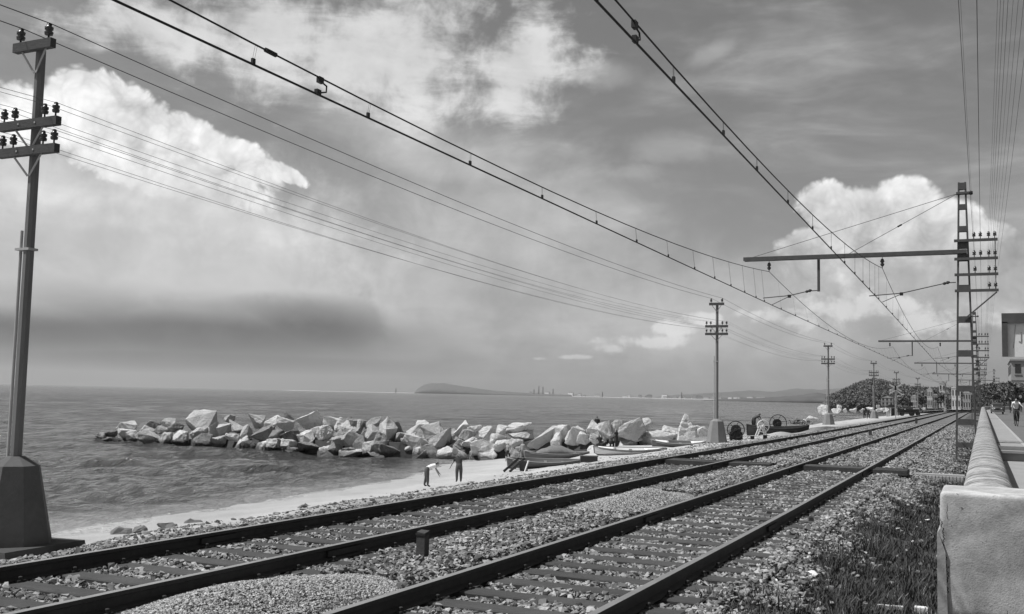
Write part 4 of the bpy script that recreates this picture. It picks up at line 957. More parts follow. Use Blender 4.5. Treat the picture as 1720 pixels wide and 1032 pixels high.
# ------------------------------------------------------------------ boats
def boat(loc, L, B, H, heading, label, hull_m, trim_m, deck_m=None, heel=0.0, thwarts=3, stem=0.0, pitch=0.0, tarp=False):
    r = thing('rowing_boat', label, 'boat', loc, heading); r.rotation_euler = (heel, pitch, heading)
    ns, nc = 15, 9; outer, inner, gun = [], [], []
    for i in range(ns):
        t = i/(ns-1); x = (t-0.5)*L
        w = B/2*max(0.02, (1-abs(2*t-1)**2.6)); sheer = H*(1+0.32*abs(2*t-1)**2); keel = H*0.30*max(0, abs(2*t-1)-0.6)**1.5*2
        pf = []
        for j in range(nc):
            a = (j/(nc-1)-0.5)*2                       # -1..1 across
            yy = w*math.copysign(abs(a)**0.62, a); zz = keel+(sheer-keel)*abs(a)**2.6
            pf.append((x, yy, zz))
        outer.append(pf)
    mb = MB(); n = nc
    vs = [p for pf in outer for p in pf]; k = len(vs)
    ins_ = [(x*0.985, y*0.93, z+0.03 if z < H*0.6 else z) for (x, y, z) in vs]
    fs = []
    for i in range(ns-1):
        for j in range(nc-1):
            fs.append((i*n+j, (i+1)*n+j, (i+1)*n+j+1, i*n+j+1)); fs.append((k+i*n+j, k+i*n+j+1, k+(i+1)*n+j+1, k+(i+1)*n+j))
    mb.add(vs+ins_, fs); hu = mb.build('hull', hull_m, r, True)
    for s in (0, nc-1):
        mb = MB(); mb.tube([Vector(outer[i][s])+Vector((0, 0, 0.01)) for i in range(ns)], 0.035, 6); mb.build('gunwale', trim_m, r, True)
        mb = MB(); mb.tube([Vector(outer[i][s])*1.0+Vector((0, 0.012*(1 if s else -1), -0.16*H)) for i in range(1, ns-1)], 0.02, 5); mb.build('rubbing_strake', trim_m, hu, True)
    for e in (0, ns-1):
        x = outer[e][0][0]; s = -1 if e == 0 else 1
        mb = MB(); mb.tube([(x*0.90, 0, 0.0), (x*0.985, 0, H*0.35), (x*1.0, 0, H*1.05), (x*1.01+s*0.02, 0, H*1.36+stem)], 0.05, 6); mb.build('stem_post', trim_m, r, True)
    mb = MB(); mb.bar((-L*0.45, 0, -0.01), (L*0.45, 0, -0.01), 0.07, 0.09); mb.build('keel', trim_m, r)
    for q in range(thwarts):
        t = 0.28+0.46*q/max(1, thwarts-1); i = int(t*(ns-1)); w = abs(outer[i][0][1])*0.93
        MB().box(((t-0.5)*L, 0, H*0.78), (0.22, 2*w, 0.035)).build('thwart', M_WOOD, r)
    if deck_m:
        for (t0, t1) in ((0.06, 0.30), (0.70, 0.94)):
            mb = MB(); rg = []
            for q in range(6):
                t = t0+(t1-t0)*q/5; w = B/2*max(0.02, (1-abs(2*t-1)**2.6))*0.95; z = H*(1+0.32*abs(2*t-1)**2)+0.0
                rg.append([((t-0.5)*L, -w, z), ((t-0.5)*L, 0, z+0.06), ((t-0.5)*L, w, z), ((t-0.5)*L, 0, z-0.03)])
            mb.loft(rg); mb.build('deck', deck_m, r, True)
    if tarp:
        mb = MB(); rg = []
        for q in range(9):
            t = 0.18+0.62*q/8; w = B/2*(1-abs(2*t-1)**2.6)*1.02; z = H*(1+0.32*abs(2*t-1)**2); rise = 0.55*math.sin(PI*q/8)+0.05*math.sin(q*2.7)
            rg.append([((t-0.5)*L, -w, z-0.05), ((t-0.5)*L, -w*0.55, z+rise*0.75), ((t-0.5)*L, 0, z+rise+0.05), ((t-0.5)*L, w*0.55, z+rise*0.72), ((t-0.5)*L, w, z-0.05)])
        mb.loft(rg, caps=False); mb.build('tarpaulin', M_CANVAS, r, True)
    return r
def hz(x, y, d=0.0): return (x, y, float(gz(x, y))+d)
def hp(px, py, Y):
    P = at_y(px, py, Y); return (P.x, P.y, P.z)
def heading(a, b): return math.atan2(b[1]-a[1], b[0]-a[0])
boat(hp(915, 786, 68), 5.4, 1.7, 0.50, 0.42, 'long grey striped rowing boat drawn up on the beach behind the two digging men', M_HULLM, M_HULLG, None, 0.10)
boat(hp(935, 772, 74), 5.0, 1.7, 0.48, 0.50, 'rowing boat under a dark canvas cover beside the big square boulder', M_HULLM, M_HULLG, None, 0.05, tarp=True)
boat(hp(1058, 765, 74), 5.4, 1.6, 0.46, 0.36, 'pale rowing boat with white gunwale beside the group sitting on the beach', M_WHITE, M_HULLM, M_WHITE, 0.10)
boat(hp(1142, 754, 80), 4.4, 1.6, 0.50, 0.34, 'rowing boat with bright white deck in front of the tall pointed boulder', M_HULLM, M_HULLG, M_WHITE, 0.12)
boat(hp(1306, 735, 81), 4.9, 1.7, 0.74, 0.52, 'dark tarred fishing boat drawn up between the winch wheels', M_TAR, M_TAR, None, 0.06)
MB_ = MB()
# ramp of planks with a dark prow leaning at the foot of the long boat
def shore_sled():
    r = thing('launching_cradle', 'dark timber launching cradle leaning against the end of the long grey boat', 'cradle', hz(-29.9, 65.4))
    for dx in (0.0, 0.45):
        MB().bar((dx-0.55, -0.3, 0.0), (dx+0.35, 0.25, 0.95), 0.14, 0.16).build('runner', M_TAR, r)
    MB().bar((-0.3, -0.1, 0.25), (0.3, -0.1, 0.25), 0.1, 0.1).build('crosspiece', M_TAR, r)
    mb = MB(); mb.bar((1.0, -0.2, 0.0), (1.15, 0.1, 0.8), 0.07, 0.07); mb.build('prop', M_WHITE, r)
    MB().box((0.75, 0.15, 0.42), (0.6, 0.06, 0.75), rx=0.3).build('board', M_TAR, r)
shore_sled()
def box_hull():
    P = at_y(989, 773, 68); r = thing('fish_crate', 'long low dark wooden box lying on the sand between the rowing boats', 'box', (P.x, P.y, float(gz(P.x, P.y))), YAW)
    MB().box((0, 0, 0.2), (1.2, 0.6, 0.4)).build('body', M_TAR, r); MB().box((0, 0, 0.425), (1.28, 0.66, 0.05)).build('lid', M_WOOD, r)
box_hull()

def winch(px, py, dia_px, Y, label, m, stand=True, spokes=6, turn=0.0, crank=True, drum=True, width=0.10):
    P = at_y(px, py, Y); R_ = dia_px/2/ppm(P); zg = float(gz(P.x, P.y)); h = max(P.z-zg, 0.15)
    r = thing('hand_winch', label, 'winch', (P.x, P.y, zg), YAW+turn)
    wh = thing_part('wheel', r)
    mb = MB(); mb.tube([(R_*math.cos(a), 0, h+R_*math.sin(a)) for a in [2*PI*i/28 for i in range(28)]], 0.034, 6, closed=True); rim = mb.build('wheel_rim', m, r, True)
    for i in range(spokes):
        a = 2*PI*i/spokes+0.2; MB().tube([(0, 0, h), (R_*0.55*math.cos(a+0.12), 0, h+R_*0.55*math.sin(a+0.12)), (R_*math.cos(a), 0, h+R_*math.sin(a))], 0.02, 5).build('spoke', m, rim)
    MB().lathe([(0.08, -0.09), (0.10, -0.05), (0.10, 0.05), (0.08, 0.09)], (0, 0, h), 10, (0, 1, 0)).build('hub', m, rim)
    if stand:
        for s in (-1, 1):
            mb = MB()
            mb.bar((s*0.36, 0.18, 0.0), (s*0.06, 0.16, h), 0.07, 0.07, (0, 1, 0)); mb.bar((s*0.36, 0.62, 0.0), (s*0.06, 0.62, h), 0.07, 0.07, (0, 1, 0)); mb.build('stand', m, r)
        MB().tube([(0, -0.05, h), (0, 0.75, h)], 0.035, 8).build('axle', m, r)
    if drum: MB().lathe([(0.34, 0), (0.34, 0.05), (0.22, 0.06), (0.22, 0.32), (0.34, 0.33), (0.34, 0.38)], (0, 0.2, h-0.02), 14, (0, 1, 0)).build('drum', m, r)
    if crank: MB().tube([(0, -0.02, h), (-R_*0.55, -0.1, h-0.28), (-R_-0.5, -0.12, h-0.36)], 0.024, 5).build('crank', m, r)
    return r
def thing_part(n, r): return None
w1 = winch(1236, 722, 28, 67.5, 'dark spoked winch wheel with a bulky drum beside the pole footing', M_DARK, turn=-0.25)
winch(1282, 716, 20, 73.5, 'small white spoked wheel on a white stand against the dark boat', M_WHITE, turn=0.1, spokes=7, drum=False, crank=False)
winch(1307, 711, 28, 84.0, 'large dark spoked winch wheel standing behind the dark boat', M_DARK, turn=-0.05, crank=False)
MB().box((0.0, 0.4, 0.28), (0.85, 0.6, 0.5)).build('engine_box', M_DARK, w1)
for i, (x, y) in enumerate([(-13.6, 67.0), (-12.9, 67.6)]):
    tag(MB().box((0, 0, 0.10), (0.24, 0.22, 0.22), 0.3).box((0, 0, 0.225), (0.28, 0.26, 0.03), 0.3).build('iron_block', M_DARK, None, False, hz(x, y)), 'small dark iron block on the sand in front of the bulky winch', 'block', 'iron blocks by the winch')
def netheap(x, y, s, label):
    V, Fc, T = scatter(np.stack([NR.randn(160)*s*0.4, NR.randn(160)*s*0.25, np.abs(NR.randn(160))*s*0.16], -1), 0.16*s, 0.8, (0.2, 1.4))
    o = obj('net_heap', mesh_np('net_heap', V, Fc, T), mat('net', 0.2, 0.95, 0.5, 9, tone='tone')); o.location = hz(x, y, 0.62); tag(o, label, 'nets')
P = at_y(1343, 703, 86); netheap(P.x, P.y, 1.0, 'heap of dark nets and gear at the end of the tarred boat')

# ------------------------------------------------------------------ people
def person(loc, rz, label, lean=0.0, sit=0.0, arm=(0.0, 0.0), armout=(0.08, 0.08), elbow=(0.2, 0.2), stride=0.0, head_up=0.3, shirt=None, trousers=None, hair=M_HAIR, bare_arms=True, bare_legs=False, h=1.0, kneebend=0.05, torso_skin=False, name='person', bulk=1.36):
    """a figure facing local +Y; lean bends it forward at the hips, sit 0..1 folds the legs"""
    J = {}; E = []
    hipz = 0.90*(1-sit)+0.22*sit - kneebend*0.25
    pel = Vector((0, -0.02-0.10*lean, hipz+0.03))
    ax = Vector((0, math.sin(lean), math.cos(lean)))
    fw = Vector((0, math.cos(lean), -math.sin(lean)))
    chest = pel+ax*0.30; shl = pel+ax*0.47; nk = pel+ax*0.55
    hl = lean-head_up*lean; hax = Vector((0, math.sin(hl), math.cos(hl)))
    h1 = nk+hax*0.09; h2 = nk+hax*0.20+Vector((0, 0.015, 0))
    V = [pel, pel+ax*0.13, chest, shl, nk, h1, h2]; Rr = [0.135, 0.125, 0.150, 0.135, 0.056, 0.085, 0.082]
    E = [(0, 1), (1, 2), (2, 3), (3, 4), (4, 5), (5, 6)]; seg = ['t', 't', 't', 't', 'n', 'h', 'h']
    for k, s in enumerate((-1, 1)):
        sg = s*stride
        hip = pel+Vector((s*0.10, 0, -0.05))
        th = sit*1.45+kneebend+(0.5*sg); sh = th-(sit*1.9+2.2*kneebend+max(0, -sg)*0.5)
        kn = hip+Vector((s*0.02, math.sin(th)*0.43, -math.cos(th)*0.43)); an = kn+Vector((0, math.sin(sh)*0.42, -math.cos(sh)*0.42)); toe = an+Vector((s*0.02, 0.15, -0.045)); heel = an+Vector((0, -0.04, -0.045))
        b = len(V); V += [hip, hip.lerp(kn, 0.5), kn, kn.lerp(an, 0.35), an, toe]; Rr += [0.098, 0.085, 0.060, 0.060, 0.040, 0.036]
        seg += ['l']*3+['s']*2+['f']
        E += [(0, b), (b, b+1), (b+1, b+2), (b+2, b+3), (b+3, b+4), (b+4, b+5)]
        sd = shl+Vector((s*0.185, 0, 0))-ax*0.01
        aa = arm[k]; up = Vector((s*armout[k], math.sin(aa), -math.cos(aa))).normalized()
        el = sd+up*0.29; ea = aa+elbow[k]; lo_ = Vector((s*armout[k]*0.6, math.sin(ea), -math.cos(ea))).normalized(); wr = el+lo_*0.25; hd = wr+lo_*0.085
        b = len(V); V += [sd, sd.lerp(el, 0.5), el, wr, hd]; Rr += [0.062, 0.050, 0.042, 0.030, 0.036]; seg += ['t', 'u', 'a', 'a', 'w']
        E += [(3, b), (b, b+1), (b+1, b+2), (b+2, b+3), (b+3, b+4)]
        side = lo_.cross(Vector((0, 0, 1))); side = side.normalized() if side.length > 0.05 else Vector((1, 0, 0))
        for q in range(5):                               # fingers and thumb
            o_ = side*((q-1.5)*0.017) if q < 4 else side*0.036*(-s); st = hd+lo_*0.02+o_ if q < 4 else wr+lo_*0.03+o_*0.6
            ln = (0.045, 0.055, 0.050, 0.040, 0.045)[q]
            c = len(V); V += [st, st+lo_*ln*0.6+fw*0.006, st+lo_*ln+fw*0.018+(o_*0.7 if q == 4 else Vector())]; Rr += [0.011, 0.0095, 0.008]; seg += ['w']*3; E += [(b+4, c), (c, c+1), (c+1, c+2)]
    c = len(V); V.append(h1+hax*0.02+Vector((0, math.cos(hl), -math.sin(hl)))*0.10); Rr.append(0.018); seg.append('n'); E.append((5, c))
    V = [v*h for v in V]; Rr = [q*h*(bulk if sg_ in 'tls' else (1.1 if sg_ in 'ua' else 1.0)) for q, sg_ in zip(Rr, seg)]
    zmin = min(v.z for v in V)-0.036*h
    V = [v-Vector((0, 0, zmin)) for v in V]
    me = bpy.data.meshes.new('tmp'); me.from_pydata(V, E, []); tmp = bpy.data.objects.new('tmp', me); COL.objects.link(tmp)
    sk = tmp.modifiers.new('s', 'SKIN'); sk.use_smooth_shade = True; sk.branch_smoothing = 0.3
    sl = me.skin_vertices[0].data
    for i, q in enumerate(Rr): sl[i].radius = (q, q if seg[i] != 't' else q*0.78); sl[i].use_root = (i == 0)
    sb = tmp.modifiers.new('d', 'SUBSURF'); sb.levels = 1
    dg = bpy.context.evaluated_depsgraph_get(); ev = tmp.evaluated_get(dg); nm = bpy.data.meshes.new_from_object(ev)
    bpy.data.objects.remove(tmp)
    sm = shirt or M_SKIN; tm = trousers or M_TROUS
    nm.materials.clear(); [nm.materials.append(q) for q in (M_SKIN, sm, tm, hair, M_DARK)]
    A = np.array([v[:] for v in V]); mids = np.array([[(V[a]+V[b_])[i]/2 for i in range(3)] for a, b_ in E]); ee = [seg[b_] for a, b_ in E]
    hc = np.array(((h1+h2)/2*h-Vector((0, 0, zmin)))[:]); hf = np.array((0, math.cos(hl), -math.sin(hl))); hu = np.array(hax[:])
    pts = []
    for (a, b_), sgm in zip(E, ee):
        for t in (0.15, 0.5, 0.85): pts.append((np.array(V[a].lerp(V[b_], t)[:]), sgm if sgm != 'l' or True else sgm))
    PP = np.array([q[0] for q in pts]); SS = [q[1] for q in pts]
    for f in nm.polygons:
        c = np.array(f.center[:]); k = SS[int(np.argmin(((PP-c)**2).sum(1)))]
        if k == 't': mi = 1
        elif k == 'l': mi = 2
        elif k == 's': mi = 0 if bare_legs else 2
        elif k == 'f': mi = 4 if not bare_legs else 0
        elif k == 'u': mi = 1
        elif k == 'a': mi = 0 if bare_arms else 1
        elif k == 'w': mi = 0
        elif k == 'h':
            d = c-hc; mi = 3 if (d@hu > 0.02*h or d@hf < -0.012*h) else 0
        else: mi = 0
        # belt line: the waist belongs to the trousers
        if k == 't' and (c-np.array((V[0])[:]))@np.array(ax[:]) < 0.05*h: mi = 2
        f.material_index = mi
    nm.polygons.foreach_set('use_smooth', [True]*len(nm.polygons)); nm.name = name
    o = bpy.data.objects.new(name, nm); COL.objects.link(o); o.location = loc; o.rotation_euler = (0, 0, rz)
    tag(o, label, 'person'); return o
def ground_at(px, py, Y):
    P = at_y(px, py, Y); return (P.x, P.y, float(gz(P.x, P.y)))
def find_ground(px, py):
    """where a sight line meets the beach"""
    d = sight(px, py); t = 10.0
    while t < 400:
        X, Y, Z_ = d.x*t, d.y*t, EYE+d.z*t
        if Z_ <= float(gz(X, Y)): return (X, Y, float(gz(X, Y)))
        t += 0.1
    return (X, Y, Z_)
g1 = tuple(at_y(720, 818, 49.5)); g2 = tuple(at_y(770, 810, 53.0))
person(g1, YAW-1.35, 'man in a white shirt bending to scoop sand beside the water', lean=1.12, arm=(0.55, 0.35), elbow=(0.15, 0.15), head_up=0.15, shirt=M_SHIRTW, trousers=M_TROUS, stride=0.15, bulk=1.45)
person(g2, YAW+0.25, 'man in a dark shirt seen from behind, stooping on the beach', bulk=1.5, lean=0.78, arm=(0.35, 0.4), armout=(0.5, 0.15), elbow=(0.2, 0.2), head_up=0.0, shirt=M_SHIRTD, trousers=M_TROUS)
def bucket(loc, label):
    r = thing('sand_basket', label, 'basket', loc)
    MB().lathe([(0.09, 0), (0.13, 0.14), (0.135, 0.155), (0.11, 0.14)], n=12).build('body', M_WHITE, r, True); MB().lathe([(0.10, 0.10), (0.10, 0.12), (0.01, 0.145)], n=12).build('sand_fill', M_DARK, r)
bucket((g1[0]+0.6, g1[1]+0.3, float(gz(g1[0]+0.6, g1[1]+0.3))), 'small white basket on the sand at the hands of the white-shirted man')
gk = ground_at(853, 771, 78.0); person(gk, YAW+2.8, 'bare-chested boy in dark shorts walking on the beach near the grey boat', stride=0.5, arm=(0.3, -0.3), shirt=M_SKIN, trousers=M_TROUD, bare_legs=True, h=0.92)
gk = ground_at(878, 762, 79.5); person(gk, YAW+2.6, 'bare-chested boy in pale trunks standing by the big square boulder', stride=0.4, arm=(-0.2, 0.4), shirt=M_SKIN, trousers=M_HULLG, bare_legs=True, h=0.9)
gk = ground_at(792, 773, 82.5); person(gk, YAW+0.5, 'child crouching at the water edge below the boulders', sit=0.7, lean=0.5, shirt=M_SKIN, trousers=M_HULLG, bare_legs=True, h=0.7)
P = at_y(1003, 713, 84.6); person((P.x, P.y, P.z-0.55), YAW, 'person in dark clothes sitting on top of a square boulder facing the sea', sit=1.0, lean=0.2, shirt=M_SHIRTD, trousers=M_SHIRTD, bare_arms=False)
for i, (px, py, lab, sh) in enumerate([(1008, 754, 'person in a dark top sitting leftmost in the group by the pale boat', M_SHIRTD), (1016, 754, 'person with bare arms raised sitting in the group by the pale boat', M_SKIN), (1026, 752, 'person in a grey top sitting in the group by the pale boat', M_TROUS), (1035, 752, 'person in black standing at the end of the group by the pale boat', M_SHIRTD)]):
    gk = ground_at(px, py, 76.8); person(gk, YAW+[0.5, 2.0, -0.4, 1.0][i], lab, sit=0.95 if i < 3 else 0.0, lean=0.35 if i < 3 else 0.05, shirt=sh, trousers=M_TROUD, h=0.98 if i < 3 else 0.9, arm=(0.9, 0.7) if i != 1 else (2.2, 2.4))
P = at_y(1268, 712, 80.2); person((P.x, P.y, float(gz(P.x, P.y))+0.30), YAW-1.2, 'person bending over inside the dark tarred boat', lean=1.05, arm=(0.7, 0.5), shirt=M_TROUS, trousers=M_TROUD, head_up=0.2)
for i, (px, lab) in enumerate([(1452, 'dark-suited walker on the beach beside a companion, left of the telegraph pole'), (1458.5, 'dark-suited walker striding just ahead of a companion towards the telegraph pole')]):
    gk = find_ground(px, 699.5); gk = (gk[0], gk[1], gk[2]); Pw = at_y(px, 699.5, 180.0)
    person((Pw.x, Pw.y, float(gz(Pw.x, Pw.y))), YAW+[2.9, 2.6][i], lab, stride=0.55, arm=(0.3, -0.3), shirt=M_SHIRTD, trousers=M_SHIRTD, bare_arms=False, h=1.02)

# ------------------------------------------------------------------ crossing sign, hut, carts
def cross_sign():
    x, y = -10.5, 144.5; zg = float(gz(x, y)); r = thing('crossing_sign', 'white double diagonal cross warning sign on a thin post near the hut', 'sign', (x, y, zg), YAW*0.9); 
    MB().tube([(0, 0.05, 0), (0, 0.05, 4.6)], 0.06, 8).build('post', M_GALV, r)
    zc = 3.63-zg
    for s in (-1, 1):
        MB().bar((-0.78, -0.02+0.02*s, zc-s*0.42), (0.78, -0.02+0.02*s, zc+s*0.42), 0.03, 0.20, (0, 0, 1)).build('arm', M_WHITE, r)
    for s in (-1, 1):
        MB().bar((s*0.02, -0.07, zc-0.30), (s*0.80, -0.07, zc-0.82), 0.03, 0.17).build('chevron', M_WHITE, r) if s == 1 else MB().bar((-0.02, -0.07, zc-0.30), (-0.80, -0.07, zc-0.80), 0.03, 0.17).build('chevron', M_WHITE, r)
    MB().box((0, -0.09, zc), (0.2, 0.04, 0.62)).build('centre_plate', M_DARK, r)
cross_sign()
def hut():
    P = at_y(1497, 694, 205.0); zg = float(gz(P.x, P.y)); r = thing('crossing_hut', 'small crossing keeper hut with pitched dark roof and open door', 'hut', (P.x, P.y, zg), 0.12)
    w, d, h = 1.7, 1.5, 1.9
    for (c, s) in [((-w/2+0.04, 0, h/2), (0.08, d, h)), ((w/2-0.04, 0, h/2), (0.08, d, h)), ((0, d/2-0.04, h/2), (w-0.17, 0.08, h)), ((-0.42, -d/2+0.04, h/2), (0.68, 0.08, h)), ((0.68, -d/2+0.04, h/2), (0.17, 0.08, h)), ((0.26, -d/2+0.04, h-0.1), (0.66, 0.078, 0.2))]:
        MB().box(c, s).build('wall', M_PLASTG, r)
    mb = MB(); mb.add([(-w/2-.25, -d/2-.25, h), (w/2+.25, -d/2-.25, h), (w/2+.25, d/2+.25, h), (-w/2-.25, d/2+.25, h), (0, -d/2-.25, h+0.62), (0, d/2+.25, h+0.62)], [(0, 1, 2, 3)[::-1], (0, 4, 5, 3)[::-1], (1, 2, 5, 4), (0, 1, 4), (2, 3, 5)]); mb.build('roof', M_DARK, r)
    MB().box((-0.12, -d/2-0.33, 0.9), (0.05, 0.66, 1.75)).build('door', M_WHITE, r)
hut()
def cart(px, py, Y, w, label, m=M_DARK):
    P = at_y(px, py, Y); zg = float(gz(P.x, P.y)); r = thing('platform_cart', label, 'cart', (P.x, P.y, zg), YAW*0.6)
    MB().box((0, 0, 0.62), (w, 0.9, 0.12)).build('bed', m, r); MB().box((0, 0.42, 0.95), (w, 0.05, 0.55)).build('side_board', m, r); MB().box((-w/2, 0, 0.95), (0.05, 0.9, 0.55)).build('end_board', m, r)
    for sx in (-0.32, 0.32):
        for sy in (-0.5, 0.5):
            MB().lathe([(0.30, -0.04), (0.34, -0.03), (0.34, 0.03), (0.30, 0.04)], (sx*w, sy, 0.34), 14, (0, 1, 0)).build('wheel', M_DARK, r)
    MB().tube([(w/2, 0, 0.6), (w/2+0.7, 0, 1.0)], 0.03, 5).build('shaft', m, r)
cart(1523, 694, 205, 2.6, 'long dark cart standing beside the hut')
cart(1537, 693, 212, 1.6, 'short dark cart at the far end of the carts by the hut')
P = at_y(1511, 686, 200); zg = float(gz(P.x, P.y)); r = thing('relay_box', 'dark relay box on two legs next to the hut', 'box', (P.x, P.y, zg), 0.3)
MB().box((0, 0, 1.0), (0.75, 0.5, 0.6)).build('cabinet', M_DARK, r); [MB().box((s*0.25, 0, 0.36), (0.07, 0.07, 0.72)).build('leg', M_DARK, r) for s in (-1, 1)]
P = at_y(1530, 679, 210); zg = float(gz(P.x, P.y)); r = thing('signal_disc', 'dark square signal board on a thin mast by the carts', 'signal', (P.x, P.y, zg), 0.3)
MB().tube([(0, 0, 0), (0, 0, P.z-zg+0.5)], 0.05, 6).build('post', M_DARK, r); MB().box((0, -0.08, P.z-zg), (0.75, 0.06, 0.75)).build('board', M_DARK, r)

# ------------------------------------------------------------------ big sign hanging in at the right
def road_sign():
    Y = 30.0; A = at_y(1682, 527, Y); B = at_y(1684, 601, Y); k = 1/ppm(A)
    r = thing('notice_board', 'white notice board with a dark frame on a post beyond the parapet wall', 'sign', (1.9, Y, 0.0)); o = Vector((1.9, Y, 0))
    W = 1.35; H = A.z-B.z; x0, z0, z1 = A.x-1.9, B.z, A.z
    MB().box((x0+W/2, 0.0, (z0+z1)/2), (W, 0.035, H-0.04)).build('panel', M_WHITE, r)
    MB().box((x0+W/2, -0.03, z1-0.13), (W, 0.14, 0.26)).build('top_rail', M_STEEL, r)
    MB().box((x0+0.07, -0.03, (z0+z1)/2-0.1), (0.14, 0.14, H-0.26)).build('side_rail', M_STEEL, r)
    MB().bar((x0+0.33, -0.022, z1-0.30), (x0+0.27, -0.022, z1-0.92), 0.006, 0.012, (1, 0, 0)).build('painted_stroke', M_HULLG, r)
    MB().tube([(x0+0.46, -0.022, z1-0.50), (x0+0.46, -0.022, z1-0.72), (x0+0.44, -0.022, z1-0.76), (x0+0.40, -0.022, z1-0.74)], 0.012, 4).build('painted_hook', M_HULLG, r)
    MB().tube([(0, 0.10, 0.0), (0, 0.10, z1)], 0.05, 8).build('post', M_STEEL, r)
road_sign()

# ------------------------------------------------------------------ road users
def car():
    Y = 150.0; X = at_y(1670, 690, Y).x; r = thing('car', 'dark rounded old saloon car parked on the road beyond the wall', 'car', (X+0.35, Y, float(roadz(Y))-0.11))
    prof = [(-2.0, 0.35, 0.62, 0.62), (-1.95, 0.30, 0.85, 0.72), (-1.3, 0.28, 0.98, 0.76), (-0.9, 0.28, 1.02, 0.78), (0.9, 0.28, 1.02, 0.78), (1.6, 0.30, 0.92, 0.72), (1.98, 0.36, 0.66, 0.6)]
    rg = []
    for (y, z0, z1, w) in prof: rg.append([(-w, y, z0+.08), (-w*0.9, y, z0), (w*0.9, y, z0), (w, y, z0+.08), (w, y, z1-.15), (w*0.8, y, z1), (-w*0.8, y, z1), (-w, y, z1-.15)])
    body = MB().loft(rg).build('body', M_CARB, r, True)
    rg = []
    for (y, z1, w) in [(-1.05, 1.0, 0.68), (-0.62, 1.42, 0.58), (0.5, 1.48, 0.60), (1.25, 1.02, 0.68)]: rg.append([(-0.70, y, 0.98), (0.70, y, 0.98), (w, y, z1-.06), (w*0.8, y, z1), (-w*0.8, y, z1), (-w, y, z1-.06)])
    MB().loft(rg).build('cabin', M_CARB, r, True)
    MB().add([(-0.56, -1.02, 1.06), (0.56, -1.02, 1.06), (0.48, -0.70, 1.38), (-0.48, -0.70, 1.38)], [(0, 1, 2, 3)]).build('windscreen', M_GLASS, r)
    for s in (-1, 1):
        MB().lathe([(0.09, 0), (0.10, 0.06), (0.05, 0.09)], (s*0.52, -1.93, 0.72), 10, (0, -1, 0)).build('headlight', M_CHROME, r)
        MB().loft([[(s*(0.66+q), y, 0.42+h_) for (q, h_) in ((0, 0), (0.14, 0.0), (0.15, 0.22), (0.04, 0.32))] for y in (-1.9, -1.5, -1.0)]).build('fender', M_CARB, r, True)
        for y in (-1.32, 1.3):
            t_ = MB().lathe([(0.22, -0.08), (0.31, -0.07), (0.32, 0.0), (0.31, 0.07), (0.22, 0.08)], (s*0.68, y, 0.32), 14, (1, 0, 0)).build('wheel', M_RUBBER, r)
    MB().box((0, -2.03, 0.42), (1.45, 0.08, 0.10)).build('bumper', M_CHROME, r); MB().box((0, -1.985, 0.68), (0.5, 0.05, 0.26)).build('grille', M_DARK, r)
car()
def cyclist():
    Y = 78.0; X = at_y(1707, 705, Y).x; zg = float(roadz(Y))-0.11; r = thing('bicycle', 'dark roadster bicycle ridden along the road', 'bicycle', (X, Y, zg), 0.1)
    for y, n in ((-0.52, 'front'), (0.52, 'rear')):
        w = MB().tube([(0, y+0.34*math.cos(a), 0.35+0.34*math.sin(a)) for a in [2*PI*i/24 for i in range(24)]], 0.022, 6, closed=True).build('wheel', M_RUBBER, r, True)
        for i in range(8): MB().tube([(0, y, 0.35), (0, y+0.33*math.cos(i*PI/4), 0.35+0.33*math.sin(i*PI/4))], 0.004, 3).build('spoke', M_GALV, w)
    MB().tube([(0, -0.52, 0.35), (0, -0.40, 0.92), (0, -0.36, 1.02)], 0.02, 6).tube([(0, -0.38, 0.85), (0, 0.02, 0.32), (0, 0.52, 0.35)], 0.018, 6).tube([(0, -0.39, 0.88), (0, 0.18, 0.84)], 0.018, 6).tube([(0, 0.02, 0.32), (0, 0.20, 0.95)], 0.018, 6).tube([(0, 0.18, 0.84), (0, 0.52, 0.35)], 0.014, 6).build('frame', M_DARK, r)
    MB().tube([(-0.28, -0.22, 1.03), (-0.2, -0.36, 1.05), (0.2, -0.36, 1.05), (0.28, -0.22, 1.03)], 0.013, 6).build('handlebar', M_CHROME, r)
    MB().loft([[(-0.03, 0.06, 0.96), (0.03, 0.06, 0.96), (0.03, 0.06, 0.99), (-0.03, 0.06, 0.99)], [(-0.11, 0.34, 0.96), (0.11, 0.34, 0.96), (0.10, 0.34, 1.01), (-0.10, 0.34, 1.01)]]).build('saddle', M_DARK, r)
    MB().tube([(-0.17, 0.02, 0.17), (0, 0.02, 0.32), (0.17, 0.02, 0.47)], 0.012, 5).build('pedals', M_DARK, r)
    person((X, Y+0.16, zg+0.30), PI+0.1, 'man in a white shirt riding the bicycle along the road', sit=0.42, lean=0.35, arm=(0.95, 0.95), armout=(0.35, 0.35), elbow=(0.25, 0.25), stride=0.25, shirt=M_SHIRTW, trousers=M_TROUD)
cyclist()

